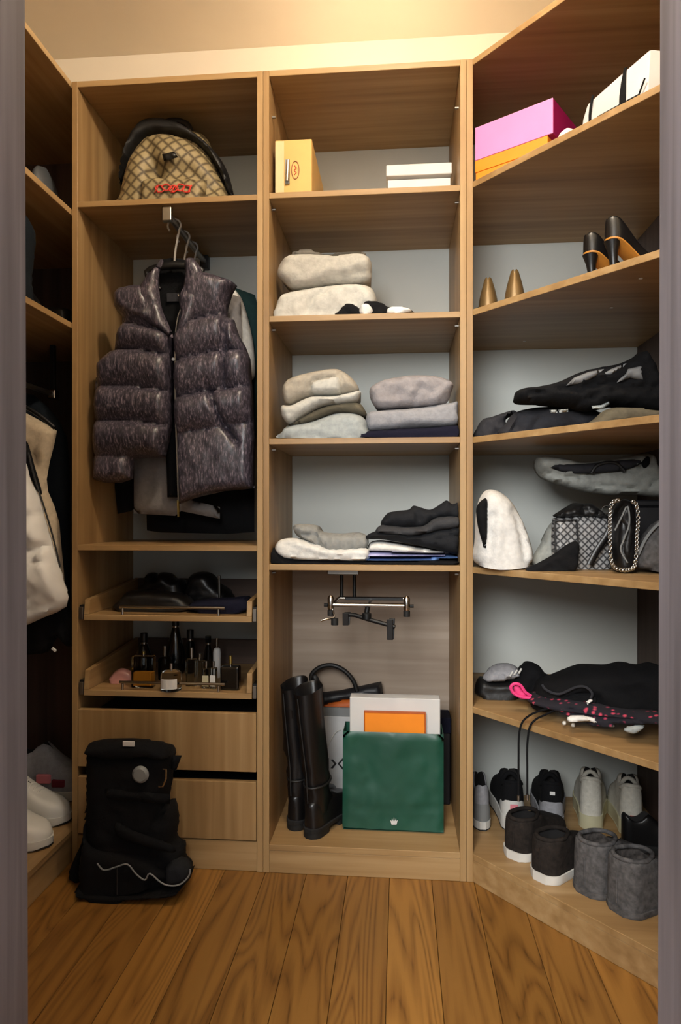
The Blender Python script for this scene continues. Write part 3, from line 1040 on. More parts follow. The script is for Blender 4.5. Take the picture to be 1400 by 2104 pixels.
pillow('flap', [(184, 1545), (186, 1526), (225, 1519), (300, 1520), (335, 1528), (350, 1548), (345, 1556), (300, 1552), (240, 1556)], yw - 0.04, 0.045, 0.03, 'black_cotton', bt, step=6, rim=12)
edge = spline([(200, 1774), (214, 1788), (240, 1781), (262, 1776), (280, 1796), (298, 1808), (308, 1795), (332, 1814), (352, 1820), (372, 1816), (388, 1800), (391, 1786)], 4)
tube('grey_edging', [at(px, py, yw - 0.098) for px, py in edge], 0.0022, 'grey_plastic', bt, n=6)
tube('grey_edging', [at(241, py, yw - 0.098) for py in (1784, 1800, 1820, 1838)], 0.0018, 'dark_ink', bt, n=6)
pc = at(290, 1590, yw - 0.077)
bm = bmesh.new()
bm_lathe(bm, [(0.0, 0.0), (0.017, 0.0), (0.0235, -0.006), (0.0235, -0.010)][::-1], (0, 0, 0), 24)
bmesh.ops.remove_doubles(bm, verts=bm.verts[:], dist=1e-5)
for v in bm.verts:
    v.co = Vector((pc.x + v.co.x, pc.y - v.co.z * 1.0 - 0.012, pc.z + v.co.y))
finish('pump_button', bm, 'grey_plastic', bt, smooth=True, angle=R(40))
tube('metal_loop', [at(px, py, yw - 0.082) for px, py in ((335, 1580), (341, 1581), (341, 1600), (334, 1616), (326, 1616))], 0.0026, 'chrome', bt, n=6)
a, b = at(253, 1533, yw - 0.08), at(277, 1523, yw - 0.08)
box('care_tag', a.x, b.x, yw - 0.083, yw - 0.079, a.z, b.z, 'white_card', bt)

# =================================================================== MIDDLE SECTION, contents
ZM = [z + 0.0181 for z in SH_M]
# ---- tan box with metal label holder and oval emblem
a, b = at(566, 395, 0.03), at(641, 285, 0.03)
zt = b.z
tb = thing('storage_box', ((a.x + b.x) / 2, 0.18, ZM[0]), 'tan cardboard box with oval emblem and metal grip, top shelf', 'box')
box('carton', a.x, b.x, 0.03, 0.34, ZM[0] + 0.0005, zt, 'tan_card', tb, bev=0.002)
box('pale_stripe', a.x + 0.0003, a.x + 0.027, 0.0283, 0.0298, ZM[0] + 0.003, zt - 0.004, 'pale_tan_card', tb, bev=0.0004)
c1, c2 = at(590, 372, 0.02), at(592, 330, 0.02)
tube('metal_grip', [(c1.x, 0.02, c1.z), (c2.x, 0.02, c2.z)], 0.0055, 'chrome', tb, n=10)
box('grip_plate', c1.x - 0.007, c1.x + 0.007, 0.0255, 0.0295, c1.z - 0.006, c2.z + 0.008, 'dull_metal', tb)
oc = at(607, 349, 0.028)
ov = [(oc.x + 0.0115 * math.cos(i / 24 * 2 * PI), 0.0288, oc.z + 0.027 * math.sin(i / 24 * 2 * PI)) for i in range(24)]
tube('oval_emblem', ov, 0.0012, 'brown_ink', tb, n=6, closed=True)
tube('oval_lettering', [(oc.x - 0.004, 0.0288, oc.z - 0.015), (oc.x + 0.003, 0.0288, oc.z - 0.008), (oc.x - 0.004, 0.0288, oc.z), (oc.x + 0.004, 0.0288, oc.z + 0.006), (oc.x - 0.003, 0.0288, oc.z + 0.014)], 0.0013, 'red_thread', tb, n=6)

# ---- white shoe box
ys = 0.13
a, b = at(797, 383, ys), at(926, 364, ys)
wb = thing('shoe_box', ((a.x + b.x) / 2, ys + 0.12, ZM[0]), 'white shoe box with lid on the top middle shelf', 'box')
box('carton', a.x, b.x, ys + 0.003, ys + 0.26, ZM[0] + 0.0005, b.z, 'white_card', wb, bev=0.001)
l0, l1 = at(794, 362, ys), at(929, 333, ys)
box('lid', l0.x, l1.x, ys, ys + 0.263, l0.z, l1.z, 'white_card', wb, bev=0.002)

def softm(name, label, cat, poly, Y, front, back, mat, group=None, **kw):
    f2 = 0.038
    y2 = Y - front + f2
    return soft(name, label, cat, poly, y2, f2, Y + back - y2, mat, group, xlim=(XD2 + 0.0015, XI - 0.0015), **kw)


# ---- shelf with beige sweaters
softm('folded_sweater', 'thick cream folded sweater under the oatmeal one', 'sweater',
     [(562, 650), (566, 628), (576, 607), (600, 598), (660, 589), (720, 584), (758, 588), (772, 604), (774, 625), (772, 650)], 0.16, 0.11, 0.14, 'cream_knit',
     step=7, zb=ZM[1], rim=18, wr=0.012, wf=(40, 30), seed=8, creases=[([(628, 645), (645, 612), (690, 590)], 7, 0.016), ([(600, 640), (640, 600)], 12, 0.010)], group='folded sweaters')
softm('folded_sweater', 'oatmeal rolled sweater on top of the cream sweater', 'sweater',
     [(571, 566), (574, 546), (590, 527), (625, 524), (690, 526), (745, 524), (762, 536), (764, 560), (758, 577), (720, 583), (670, 586), (620, 594), (598, 592), (582, 578)],
     0.16, 0.10, 0.12, 'oatmeal_knit', step=6, rim=18, wr=0.010, wf=(50, 26), seed=9, creases=[([(640, 590), (680, 575), (764, 566)], 8, 0.012), ([(585, 540), (572, 566)], 5, 0.012)], group='folded sweaters')
softm('brown_knit', 'brown knit lying on top of the oatmeal sweater', 'knitwear', [(598, 528), (612, 518), (640, 515), (656, 522), (700, 522), (742, 519), (752, 522), (745, 530), (680, 534), (620, 536)],
     0.22, 0.04, 0.05, 'greige_knit', step=6, rim=8, wr=0.004)
softm('patterned_shirt', 'black and white crumpled top in front of cream sweater', 'top',
     [(694, 650), (698, 636), (712, 624), (732, 627), (742, 632), (752, 619), (785, 622), (800, 630), (830, 630), (850, 638), (854, 650)], 0.07, 0.045, 0.07, 'black_cotton', step=6, zb=ZM[1], rim=14, wr=0.008, wf=(14, 12), seed=3)
for i, pl in enumerate(([(738, 644), (742, 628), (754, 624), (764, 632), (768, 645), (758, 652), (744, 651)], [(795, 650), (798, 634), (815, 630), (838, 634), (846, 645), (820, 652)])):
    pillow('white_patch', pl, 0.028, 0.018, 0.02, 'white_cotton', bpy.data.objects['patterned_shirt'], step=5, rim=7, zb=ZM[1] + 0.001 + 0.001 * i)

# ---- two stacks
softm('folded_sweater', 'pale blue-grey sweater at the bottom of left stack, middle shelf', 'sweater',
     [(580, 905), (580, 890), (592, 878), (640, 868), (690, 850), (728, 850), (750, 862), (756, 885), (750, 905)], 0.12, 0.11, 0.15, 'mist_knit', step=7, zb=ZM[2], rim=24, wr=0.008, wf=(50, 20), seed=11,
     creases=[([(640, 872), (690, 856), (715, 856)], 5, 0.010)], group='folded sweaters')
softm('folded_sweater', 'olive-brown thin sweater second from bottom in left stack', 'sweater',
     [(588, 876), (620, 858), (660, 838), (700, 829), (735, 827), (750, 842), (752, 856), (720, 852), (690, 851), (645, 868), (598, 881)], 0.13, 0.10, 0.14, 'olive_knit', step=6, rim=10, wr=0.005, seed=12, group='folded sweaters')
softm('folded_sweater', 'white sweater below the greige one in left stack', 'sweater',
     [(577, 845), (580, 833), (600, 832), (640, 815), (690, 813), (738, 803), (739, 815), (730, 827), (690, 831), (655, 838), (615, 862), (597, 872), (582, 860)], 0.12, 0.11, 0.14, 'cream_knit', step=6, rim=14, wr=0.007, seed=13, group='folded sweaters')
gs = softm('folded_sweater', 'greige ribbed sweater topping the left stack', 'sweater',
          [(582, 818), (581, 797), (592, 780), (625, 768), (680, 758), (705, 763), (728, 782), (738, 803), (715, 810), (690, 814), (650, 814), (620, 822), (600, 832), (588, 830)], 0.12, 0.10, 0.14, 'greige_knit',
          step=6, rim=22, wr=0.007, wf=(24, 16), seed=14, creases=[([(640, 812), (645, 785), (690, 778)], 5, 0.014), ([(700, 770), (706, 806)], 5, 0.014)], group='folded sweaters')
pillow('inner_fold', [(638, 806), (644, 786), (670, 779), (700, 776), (705, 802), (698, 812), (650, 814)], 0.055, 0.045, 0.04, 'cream_knit', gs, step=6, rim=12)
softm('folded_sweater', 'grey wool sweater under the fluffy mauve one', 'sweater',
     [(752, 868), (758, 848), (790, 843), (860, 838), (925, 828), (942, 826), (944, 850), (938, 874), (860, 880), (770, 886), (756, 880)], 0.13, 0.11, 0.15, 'grey_wool', step=7, rim=14, wr=0.009, wf=(50, 22), seed=15, group='folded sweaters')
softm('folded_sweater', 'fluffy mauve-grey sweater on top of right stack', 'sweater',
     [(760, 800), (775, 787), (800, 778), (850, 771), (900, 774), (930, 786), (928, 806), (915, 830), (870, 836), (820, 838), (780, 840), (764, 826)], 0.13, 0.10, 0.14, 'mauve_wool', step=7, rim=17, wr=0.014, wf=(26, 20), seed=16,
     creases=[([(850, 836), (866, 800)], 7, 0.012), ([(906, 832), (928, 800)], 7, 0.012)], group='folded sweaters')
nv = softm('folded_trousers', 'flat navy garment under the grey wool sweaters', 'trousers',
          [(734, 905), (738, 892), (790, 884), (870, 880), (938, 874), (945, 882), (944, 905)], 0.12, 0.11, 0.15, 'navy_cotton', step=7, zb=ZM[2], rim=12, wr=0.004, seed=17)
pillow('white_tag', [(926, 896), (927, 886), (936, 884), (940, 892), (938, 897)], 0.022, 0.006, 0.006, 'white_cotton', nv, step=3, rim=3)

# ---- lower shelf
zs = ZM[3]
softm('black_shirt', 'black garment lying lowest under the white tees', 'top',
     [(552, 1158), (552, 1138), (560, 1126), (576, 1130), (596, 1146), (660, 1152), (752, 1154), (752, 1160)], 0.14, 0.12, 0.12, 'black_cotton', step=6, zb=zs, rim=10, wr=0.003)
softm('folded_tees', 'white folded t-shirts under the grey scarf', 't-shirts',
     [(566, 1132), (568, 1118), (580, 1108), (610, 1106), (650, 1118), (690, 1126), (752, 1126), (754, 1152), (690, 1152), (600, 1150), (578, 1144)], 0.13, 0.12, 0.14, 'white_cotton', step=6, rim=12, wr=0.007, wf=(30, 14),
     creases=[([(600, 1136), (680, 1142), (752, 1142)], 3, 0.008), ([(590, 1118), (640, 1134)], 4, 0.008)])
softm('knitted_scarf', 'grey crumpled scarf on top of white tees', 'scarf',
     [(603, 1086), (610, 1077), (650, 1079), (662, 1092), (700, 1096), (740, 1094), (757, 1106), (750, 1128), (700, 1136), (664, 1134), (640, 1116), (612, 1102)], 0.12, 0.09, 0.11, 'grey_scarf', step=6, rim=14, wr=0.014, wf=(9, 30), seed=22,
     creases=[([(612, 1096), (650, 1100), (662, 1130)], 5, 0.016)])
for i, (nm, lb, pl, mt) in enumerate((
        ('folded_shirt', 'black top at the very bottom under the blue and white tops', [(752, 1160), (754, 1150), (820, 1149), (926, 1146), (930, 1160)], 'black_cotton'),
        ('folded_shirt', 'light blue top in the stack under the black jeans', [(756, 1150), (762, 1142), (840, 1142), (928, 1138), (930, 1147), (840, 1151)], 'blue_cotton'),
        ('folded_shirt', 'lilac top between the white and blue tops', [(758, 1142), (764, 1130), (830, 1133), (926, 1136), (928, 1140), (840, 1143)], 'lilac_cotton'),
        ('folded_shirt', 'white top directly under the black jeans', [(756, 1130), (762, 1114), (790, 1110), (850, 1120), (918, 1130), (924, 1137), (830, 1135), (768, 1132)], 'white_cotton'))):
    soft(nm, lb, 'top', pl, 0.13, 0.12 - 0.004 * i, 0.14, mt, group='thin folded tops', step=5, rim=7, wr=0.004, wf=(20, 10), seed=30 + i, **({'zb': zs} if i == 0 else {}))
softm('folded_jeans', 'black folded jeans at the bottom of the jeans pile', 'jeans',
     [(750, 1106), (770, 1092), (800, 1092), (860, 1098), (945, 1082), (946, 1118), (940, 1138), (900, 1130), (850, 1119), (790, 1109)], 0.13, 0.12, 0.14, 'jean_black', step=7, rim=18, wr=0.008, wf=(40, 14), seed=40,
     creases=[([(770, 1104), (860, 1112), (945, 1100)], 4, 0.014)])
softm('folded_jeans', 'washed charcoal jeans in the middle of the jeans pile', 'jeans',
     [(772, 1094), (786, 1078), (830, 1082), (870, 1080), (900, 1062), (946, 1062), (946, 1084), (900, 1092), (850, 1102), (800, 1100)], 0.13, 0.115, 0.14, 'jean_grey', step=6, rim=12, wr=0.008, wf=(40, 12), seed=41)
softm('folded_jeans', 'black jeans heaped on top of the jeans pile', 'jeans',
     [(784, 1080), (795, 1056), (815, 1050), (840, 1047), (850, 1039), (866, 1043), (885, 1047), (905, 1036), (918, 1028), (930, 1036), (944, 1034), (946, 1066), (900, 1066), (872, 1082), (830, 1086)], 0.14, 0.11, 0.13, 'jean_black',
     step=6, rim=22, wr=0.012, wf=(18, 24), seed=42, creases=[([(850, 1042), (862, 1070)], 5, 0.012), ([(890, 1050), (886, 1066)], 5, 0.012)])

# ---- pull-out trouser rack under the lower shelf
zu = SH_M[3]
yr = 0.06
rk = thing('trouser_rack', (0.80, 0.2, zu), 'chrome pull-out trouser rack fixed under the lower middle shelf', 'rack')
box('mount', at(672, 1183, 0.06).x, at(738, 1183, 0.06).x, 0.06, 0.30, zu - 0.018, zu - 0.0005, 'dull_metal', rk, bev=0.003)
zbar = at(760, 1243, yr).z
xa, xb = at(684, 1243, yr).x, at(832, 1246, yr).x
for x in (at(694, 1200, 0.08).x, at(729, 1200, 0.24).x):
    tube('upright', [(x, 0.085 if x < 0.78 else 0.23, zu - 0.017), (x, 0.085 if x < 0.78 else 0.23, zbar + 0.004)], 0.006, 'black_plastic', rk)
tube('bar', [(xa, yr, zbar), (xb, yr, zbar - 0.001)], 0.0065, 'chrome', rk, n=10)
tube('bar', [(xa + 0.005, yr + 0.16, zbar), (xb + 0.012, yr + 0.16, zbar)], 0.0055, 'chrome', rk, n=10)
for x in (xa, xb, (xa + xb) / 2):
    tube('cross_bar', [(x, yr, zbar), (x + 0.004, yr + 0.16, zbar)], 0.005, 'chrome', rk)
box('runner', xa + 0.03, xb - 0.005, yr + 0.10, yr + 0.12, zbar + 0.001, zbar + 0.010, 'black_plastic', rk)
for x, dx in ((xa, -1), (xb, 1)):
    e = lathe('joint', [(0.006, -0.020), (0.010, -0.014), (0.010, 0.018), (0.005, 0.026)], (x + dx * 0.006, yr, zbar + 0.002), 'chrome', rk, n=12)
    tube('rubber_cap', [(x + dx * 0.006, yr, zbar - 0.017), (x + dx * 0.006, yr, zbar - 0.034)], 0.010, 'black_rubber', e, n=10)
    tube('rubber_cap', [(x + dx * 0.016, yr, zbar - 0.002), (x + dx * 0.027, yr, zbar - 0.002)], 0.005, 'black_rubber', e, n=8)
arm = tube('arm', [(xa, yr - 0.002, zbar - 0.012), (at(688, 1268, 0.04).x, 0.035, at(688, 1268, 0.04).z), (at(660, 1275, 0.03).x, 0.025, at(660, 1275, 0.03).z)], 0.0035, 'chrome', rk)
pj = at(688, 1265, 0.035)
tube('rubber_cap', [(pj.x, 0.035, pj.z - 0.008), (pj.x, 0.035, pj.z - 0.028)], 0.011, 'black_rubber', arm, n=10)

ch = thing('clip_hanger', (at(754, 1265, 0.05).x, 0.05, at(754, 1265, 0.05).z), 'black clip hanger dangling from the chrome trouser rack', 'hanger')
tube('bar', [at(708, 1262, 0.07), at(730, 1264, 0.065), at(754, 1272, 0.05), at(812, 1288, 0.03)], 0.0065, 'black_plastic', ch)
tube('hook', [at(754, 1268, 0.055), at(754, 1256, 0.058), at(756, 1247, 0.058)], 0.008, 'black_plastic', ch)
lathe('hub', [(0.004, -0.012), (0.014, -0.008), (0.014, 0.008), (0.004, 0.012)], at(754, 1266, 0.05), 'black_plastic', ch, n=12)
for px, py, h in ((710, 1262, 24), (802, 1272, 40)):
    a, b = at(px - 6, py + h, 0.05), at(px + 6, py - 2, 0.05)
    yy = 0.066 if px < 750 else 0.034
    hull_box('clip', [(a.x, yy - 0.008, a.z), (b.x, yy - 0.008, a.z), (b.x, yy - 0.002, a.z), (a.x, yy - 0.002, a.z), (a.x, yy - 0.012, b.z), (b.x, yy - 0.012, b.z), (b.x, yy - 0.006, b.z), (a.x, yy - 0.006, b.z)], 'black_plastic', ch)
    hull_box('clip', [(a.x + 0.003, yy + 0.002, a.z), (b.x + 0.003, yy + 0.002, a.z), (b.x + 0.003, yy + 0.008, a.z), (a.x + 0.003, yy + 0.008, a.z), (a.x + 0.006, yy + 0.006, b.z), (b.x + 0.006, yy + 0.006, b.z), (b.x + 0.006, yy + 0.012, b.z), (a.x + 0.006, yy + 0.012, b.z)], 'black_plastic', ch)


def on(px, py, Z):
    r = (px - 700) / FPX
    d = Vector((-_s + r * _c, _c + r * _s, -(py - 1054.5) / FPX))
    return CAM + d * ((Z - CAM.z) / d.z)


# ------------------------------------------------------------------ shoes: built along local +X (heel at the origin), then turned
PLAN = [(0, 0.14), (0.015, 0.36), (0.04, 0.50), (0.10, 0.62), (0.3, 0.66), (0.5, 0.78), (0.68, 0.97), (0.78, 1.0), (0.88, 0.88), (0.95, 0.64), (0.985, 0.38), (1.0, 0.14)]
STA = [0, 0.012, 0.03, 0.06, 0.10, 0.15, 0.2, 0.26, 0.32, 0.38, 0.44, 0.5, 0.56, 0.62, 0.68, 0.74, 0.8, 0.86, 0.91, 0.95, 0.98, 1.0]


def ip(tab, s):
    return float(np.interp(s, [a for a, _ in tab], [b for _, b in tab]))


def foot(root, L, W, hp, rp, mat, lining, z0=0.02, hin=0.02, zoff=None, nm='upper', plan=PLAN, taper=0.0):
    zo = zoff or (lambda s: 0.0)
    K = 7
    bm, bl = bmesh.new(), bmesh.new()
    ro, rl = [], []
    for s in STA:
        hw = W / 2 * ip(plan, s)
        h = ip(hp, s)
        rw = hw * ip(rp, s)
        base = z0 + zo(s)
        half = []
        for k in range(K + 1):
            t = k / K * PI / 2
            half.append(((rw + (hw - rw) * max(0.0, math.cos(t)) ** 0.55) * (1 - taper * math.sin(t) ** 1.2), base + h * math.sin(t) ** 0.8))
        op = rw > 1e-4
        rw *= 1 - taper
        inn = [(rw, base + h), (rw * 0.93, base + h - (0.004 if op else 0)), (rw * 0.9, base + (min(hin, h * 0.8) if op else h)), (0.0, base + (min(hin, h * 0.8) if op else h))]
        ring = [(y, z) for y, z in half] + [(-y, z) for y, z in half[::-1]]
        ro.append([bm.verts.new((s * L, y, z)) for y, z in ring])
        ring2 = inn + [(-y, z) for y, z in inn[::-1][1:]]
        rl.append(([bl.verts.new((s * L, y, z)) for y, z in ring2], op))
    n = len(ro[0])
    for A, B, s in zip(ro, ro[1:], STA):
        for k in range(n - 1):
            if k == K:
                continue
            bm.faces.new((A[k], A[k + 1], B[k + 1], B[k]))
    for ring in (ro[0], ro[-1]):
        bm.faces.new(ring)
    bmesh.ops.remove_doubles(bm, verts=bm.verts[:], dist=1e-5)
    o = finish(nm, bm, mat, root, True, smooth=True, angle=R(70))
    any_open = False
    for (A, oa), (B, ob) in zip(rl, rl[1:]):
        if oa or ob:
            any_open = True
            for k in range(len(A) - 1):
                bl.faces.new((A[k], A[k + 1], B[k + 1], B[k]))
    if any_open:
        bmesh.ops.delete(bl, geom=[v for v in bl.verts if not v.link_faces], context='VERTS')
        bmesh.ops.remove_doubles(bl, verts=bl.verts[:], dist=1e-5)
        finish('lining', bl, lining, root, True, smooth=True, angle=R(70))
    else:
        bl.free()
    return o


def sole(root, L, W, h, mat, zoff=None, grow=0.004, z0=0.0, nm='sole', spring=0.0, plan=PLAN, s0=0.0, s1=1.0):
    zo = zoff or (lambda s: 0.0)
    bm = bmesh.new()
    st = [s for s in STA if s0 <= s <= s1]
    rings = []
    for s in st:
        hw = W / 2 * ip(plan, s) + grow
        x = s * L + (-grow if s == 0 else grow if s == 1 else 0)
        up = spring * max(0, (s - 0.75) / 0.25) ** 2
        b = z0 + zo(s)
        rings.append([bm.verts.new((x, y, z)) for y, z in ((hw * 0.95, b + up), (hw, b + up + h * 0.25), (hw, b + h), (-hw, b + h), (-hw, b + up + h * 0.25), (-hw * 0.95, b + up))])
    for A, B in zip(rings, rings[1:]):
        for k in range(6):
            bm.faces.new((A[k], A[(k + 1) % 6], B[(k + 1) % 6], B[k]))
    bm.faces.new(rings[0])
    bm.faces.new(rings[-1])
    return finish(nm, bm, mat, root, True, smooth=True, angle=R(40))


SNEAK_H = [(0, 0.079), (0.02, 0.083), (0.06, 0.082), (0.18, 0.066), (0.3, 0.068), (0.42, 0.088), (0.5, 0.080), (0.62, 0.062), (0.75, 0.046), (0.88, 0.038), (0.96, 0.028), (1, 0.012)]
SNEAK_R = [(0, 0), (0.02, 0), (0.05, 0.55), (0.1, 0.68), (0.3, 0.70), (0.42, 0.5), (0.48, 0.12), (0.52, 0), (1, 0)]


def sneaker(x, y, z, head, label, up, so, L=0.28, W=0.098, hs=1.0, group=None, patch=None, heel_mat=None, laces=None, collar=None, sole_h=0.028):
    t = thing('sneaker', (x, y, z), label, 'shoe', group, rz=R(head))
    foot(t, L, W, [(a, b * hs) for a, b in SNEAK_H], SNEAK_R, up, 'insole_dark', z0=sole_h - 0.002, hin=0.02)
    sole(t, L, W, sole_h, so, spring=0.008)
    sole(t, L, W * 0.98, 0.004, 'black_rubber' if so != 'cream_rubber' else 'cream_rubber', z0=0.0005, grow=0.0045, nm='outsole', spring=0.008)
    if heel_mat:   # heel counter
        bm = bmesh.new()
        rings = []
        for s in (0.0, 0.012, 0.03, 0.06, 0.10, 0.16, 0.22):
            hw = W / 2 * ip(PLAN, s) + 0.0022
            zt = sole_h + 0.040 * hs * (1 - s * 1.5)
            rings.append([bm.verts.new((s * L - (0.002 if s == 0 else 0), hw * sg * f, zz)) for sg in (1,) for f, zz in ((1, sole_h), (1, sole_h + 0.02 * hs), (0.9, zt))] +
                         [bm.verts.new((s * L - (0.002 if s == 0 else 0), -hw * f, zz)) for f, zz in ((0.9, zt), (1, sole_h + 0.02 * hs), (1, sole_h))])
        for A, B in zip(rings, rings[1:]):
            for k in (0, 1, 3, 4):
                bm.faces.new((A[k], A[k + 1], B[k + 1], B[k]))
        bm.faces.new(rings[0])
        finish('heel_counter', bm, heel_mat, t, True, smooth=True, angle=R(60))
    if patch:
        pm, pz, ps = patch
        bm = bmesh.new()
        bm_box(bm, -0.0045, -0.002, -ps, ps, pz - ps * 0.7, pz + ps * 0.7, 0.001)
        finish('heel_patch', bm, pm, t, True)
    if collar:
        pts = []
        for i in range(16):
            a = i / 16 * 2 * PI
            s = 0.20 + 0.17 * math.cos(a)
            pts.append((s * L, 0.026 * math.sin(a) * W / 0.098, sole_h + ip(SNEAK_H, max(0.05, s)) * hs - 0.002))
        tube('collar', pts, 0.007, collar, t, closed=True, local=True)
    if laces:
        for i in range(5):
            s = 0.46 + i * 0.052
            zz = sole_h + ip(SNEAK_H, s) * hs
            hw = W / 2 * ip(PLAN, s) * 0.55
            tube('lace', [(s * L, -hw, zz - 0.010), (s * L - 0.003, -hw * 0.5, zz - 0.001), (s * L - 0.004, 0, zz + 0.002), (s * L - 0.003, hw * 0.5, zz - 0.001), (s * L, hw, zz - 0.010)], 0.003, laces, t, n=6, local=True)
    return t


def ankle_boot(x, y, z, head, label, up, so, L, W, hshaft, hfoot, group, lining='shearling_dark', sole_h=0.016, rim_w=0.80, cuff=None):
    t = thing('ankle_boot', (x, y, z), label, 'shoe', group, rz=R(head))
    hp = [(0, hshaft * 0.99), (0.02, hshaft), (0.08, hshaft), (0.25, hshaft * 1.0), (0.38, hshaft * 0.98), (0.46, hshaft * 0.80), (0.54, hfoot * 1.25), (0.65, hfoot * 1.05), (0.8, hfoot * 0.85), (0.92, hfoot * 0.65), (1, hfoot * 0.3)]
    rp = [(0, 0.0), (0.02, 0.0), (0.035, 0.62), (0.08, rim_w), (0.3, rim_w), (0.38, rim_w * 0.8), (0.43, 0.2), (0.46, 0), (1, 0)]
    pl = [(0, 0.30), (0.015, 0.50), (0.04, 0.66), (0.10, 0.82), (0.3, 0.84), (0.5, 0.88), (0.68, 0.98), (0.78, 1.0), (0.88, 0.90), (0.95, 0.68), (0.985, 0.42), (1.0, 0.16)]
    foot(t, L, W, hp, rp, up, lining, z0=sole_h - 0.001, hin=0.03, plan=pl)
    sole(t, L, W, sole_h, so, plan=pl, spring=0.004)
    pts = []
    for i in range(20):
        a = i / 20 * 2 * PI
        s = 0.225 + 0.205 * math.cos(a)
        pts.append((s * L, W / 2 * 0.70 * math.sin(a) * (0.9 if math.cos(a) > 0 else 1.0), sole_h + hshaft * (1.0 - 0.02 * math.cos(a))))
    tube('cuff', pts, 0.006, cuff or up, t, closed=True, local=True)
    tube('back_seam', [(-0.001, 0, sole_h + 0.01), (0.000, 0, sole_h + hshaft * 0.5), (0.003, 0, sole_h + hshaft * 0.9)], 0.0025, up, t, n=6, local=True)
    return t


def pump(x, y, z, head, label, up, under, group, L=0.235, W=0.075, hh=0.075, hc=0.058, heel_r=0.010, heel_mat=None, taper=0.0):
    t = thing('court_shoe', (x, y, z), label, 'shoe', group, rz=R(head))

    def zo(s):
        u = min(1, s / 0.66)
        return hh * (1 - (3 * u * u - 2 * u ** 3))
    pp = [(0, 0.14), (0.015, 0.36), (0.04, 0.52), (0.10, 0.64), (0.3, 0.62), (0.5, 0.76), (0.68, 1.0), (0.76, 0.98), (0.86, 0.74), (0.94, 0.42), (0.985, 0.2), (1.0, 0.10)]
    foot(t, L, W, [(0, hc * 0.8), (0.02, hc), (0.1, hc * 0.92), (0.3, hc * 0.58), (0.5, hc * 0.5), (0.62, hc * 0.62), (0.72, hc * 0.62), (0.85, hc * 0.48), (1, hc * 0.2)],
         [(0, 0), (0.02, 0.3), (0.06, 0.8), (0.5, 0.9), (0.6, 0.7), (0.66, 0.2), (0.69, 0), (1, 0)], up, 'insole_dark', z0=0.005, hin=0.006, zoff=zo, plan=pp, taper=taper)
    sole(t, L, W, 0.0045, under, zoff=zo, grow=0.0, plan=pp)
    bm = bmesh.new()
    rings = []
    for f in (0, 0.15, 0.4, 0.7, 1.0):
        r = heel_r * (1 + 1.3 * f ** 3)
        cx = 0.016 + 0.006 * (1 - f)
        rings.append([bm.verts.new((cx + r * 1.0 * math.cos(k / 12 * 2 * PI), r * math.sin(k / 12 * 2 * PI), f * (hh - 0.002))) for k in range(12)])
    for A, B in zip(rings, rings[1:]):
        for k in range(12):
            bm.faces.new((A[k], A[(k + 1) % 12], B[(k + 1) % 12], B[k]))
    bm.faces.new(rings[0][::-1])
    bm.faces.new(rings[-1])
    finish('heel', bm, heel_mat or up, t, True, smooth=True, angle=R(50))
    return t


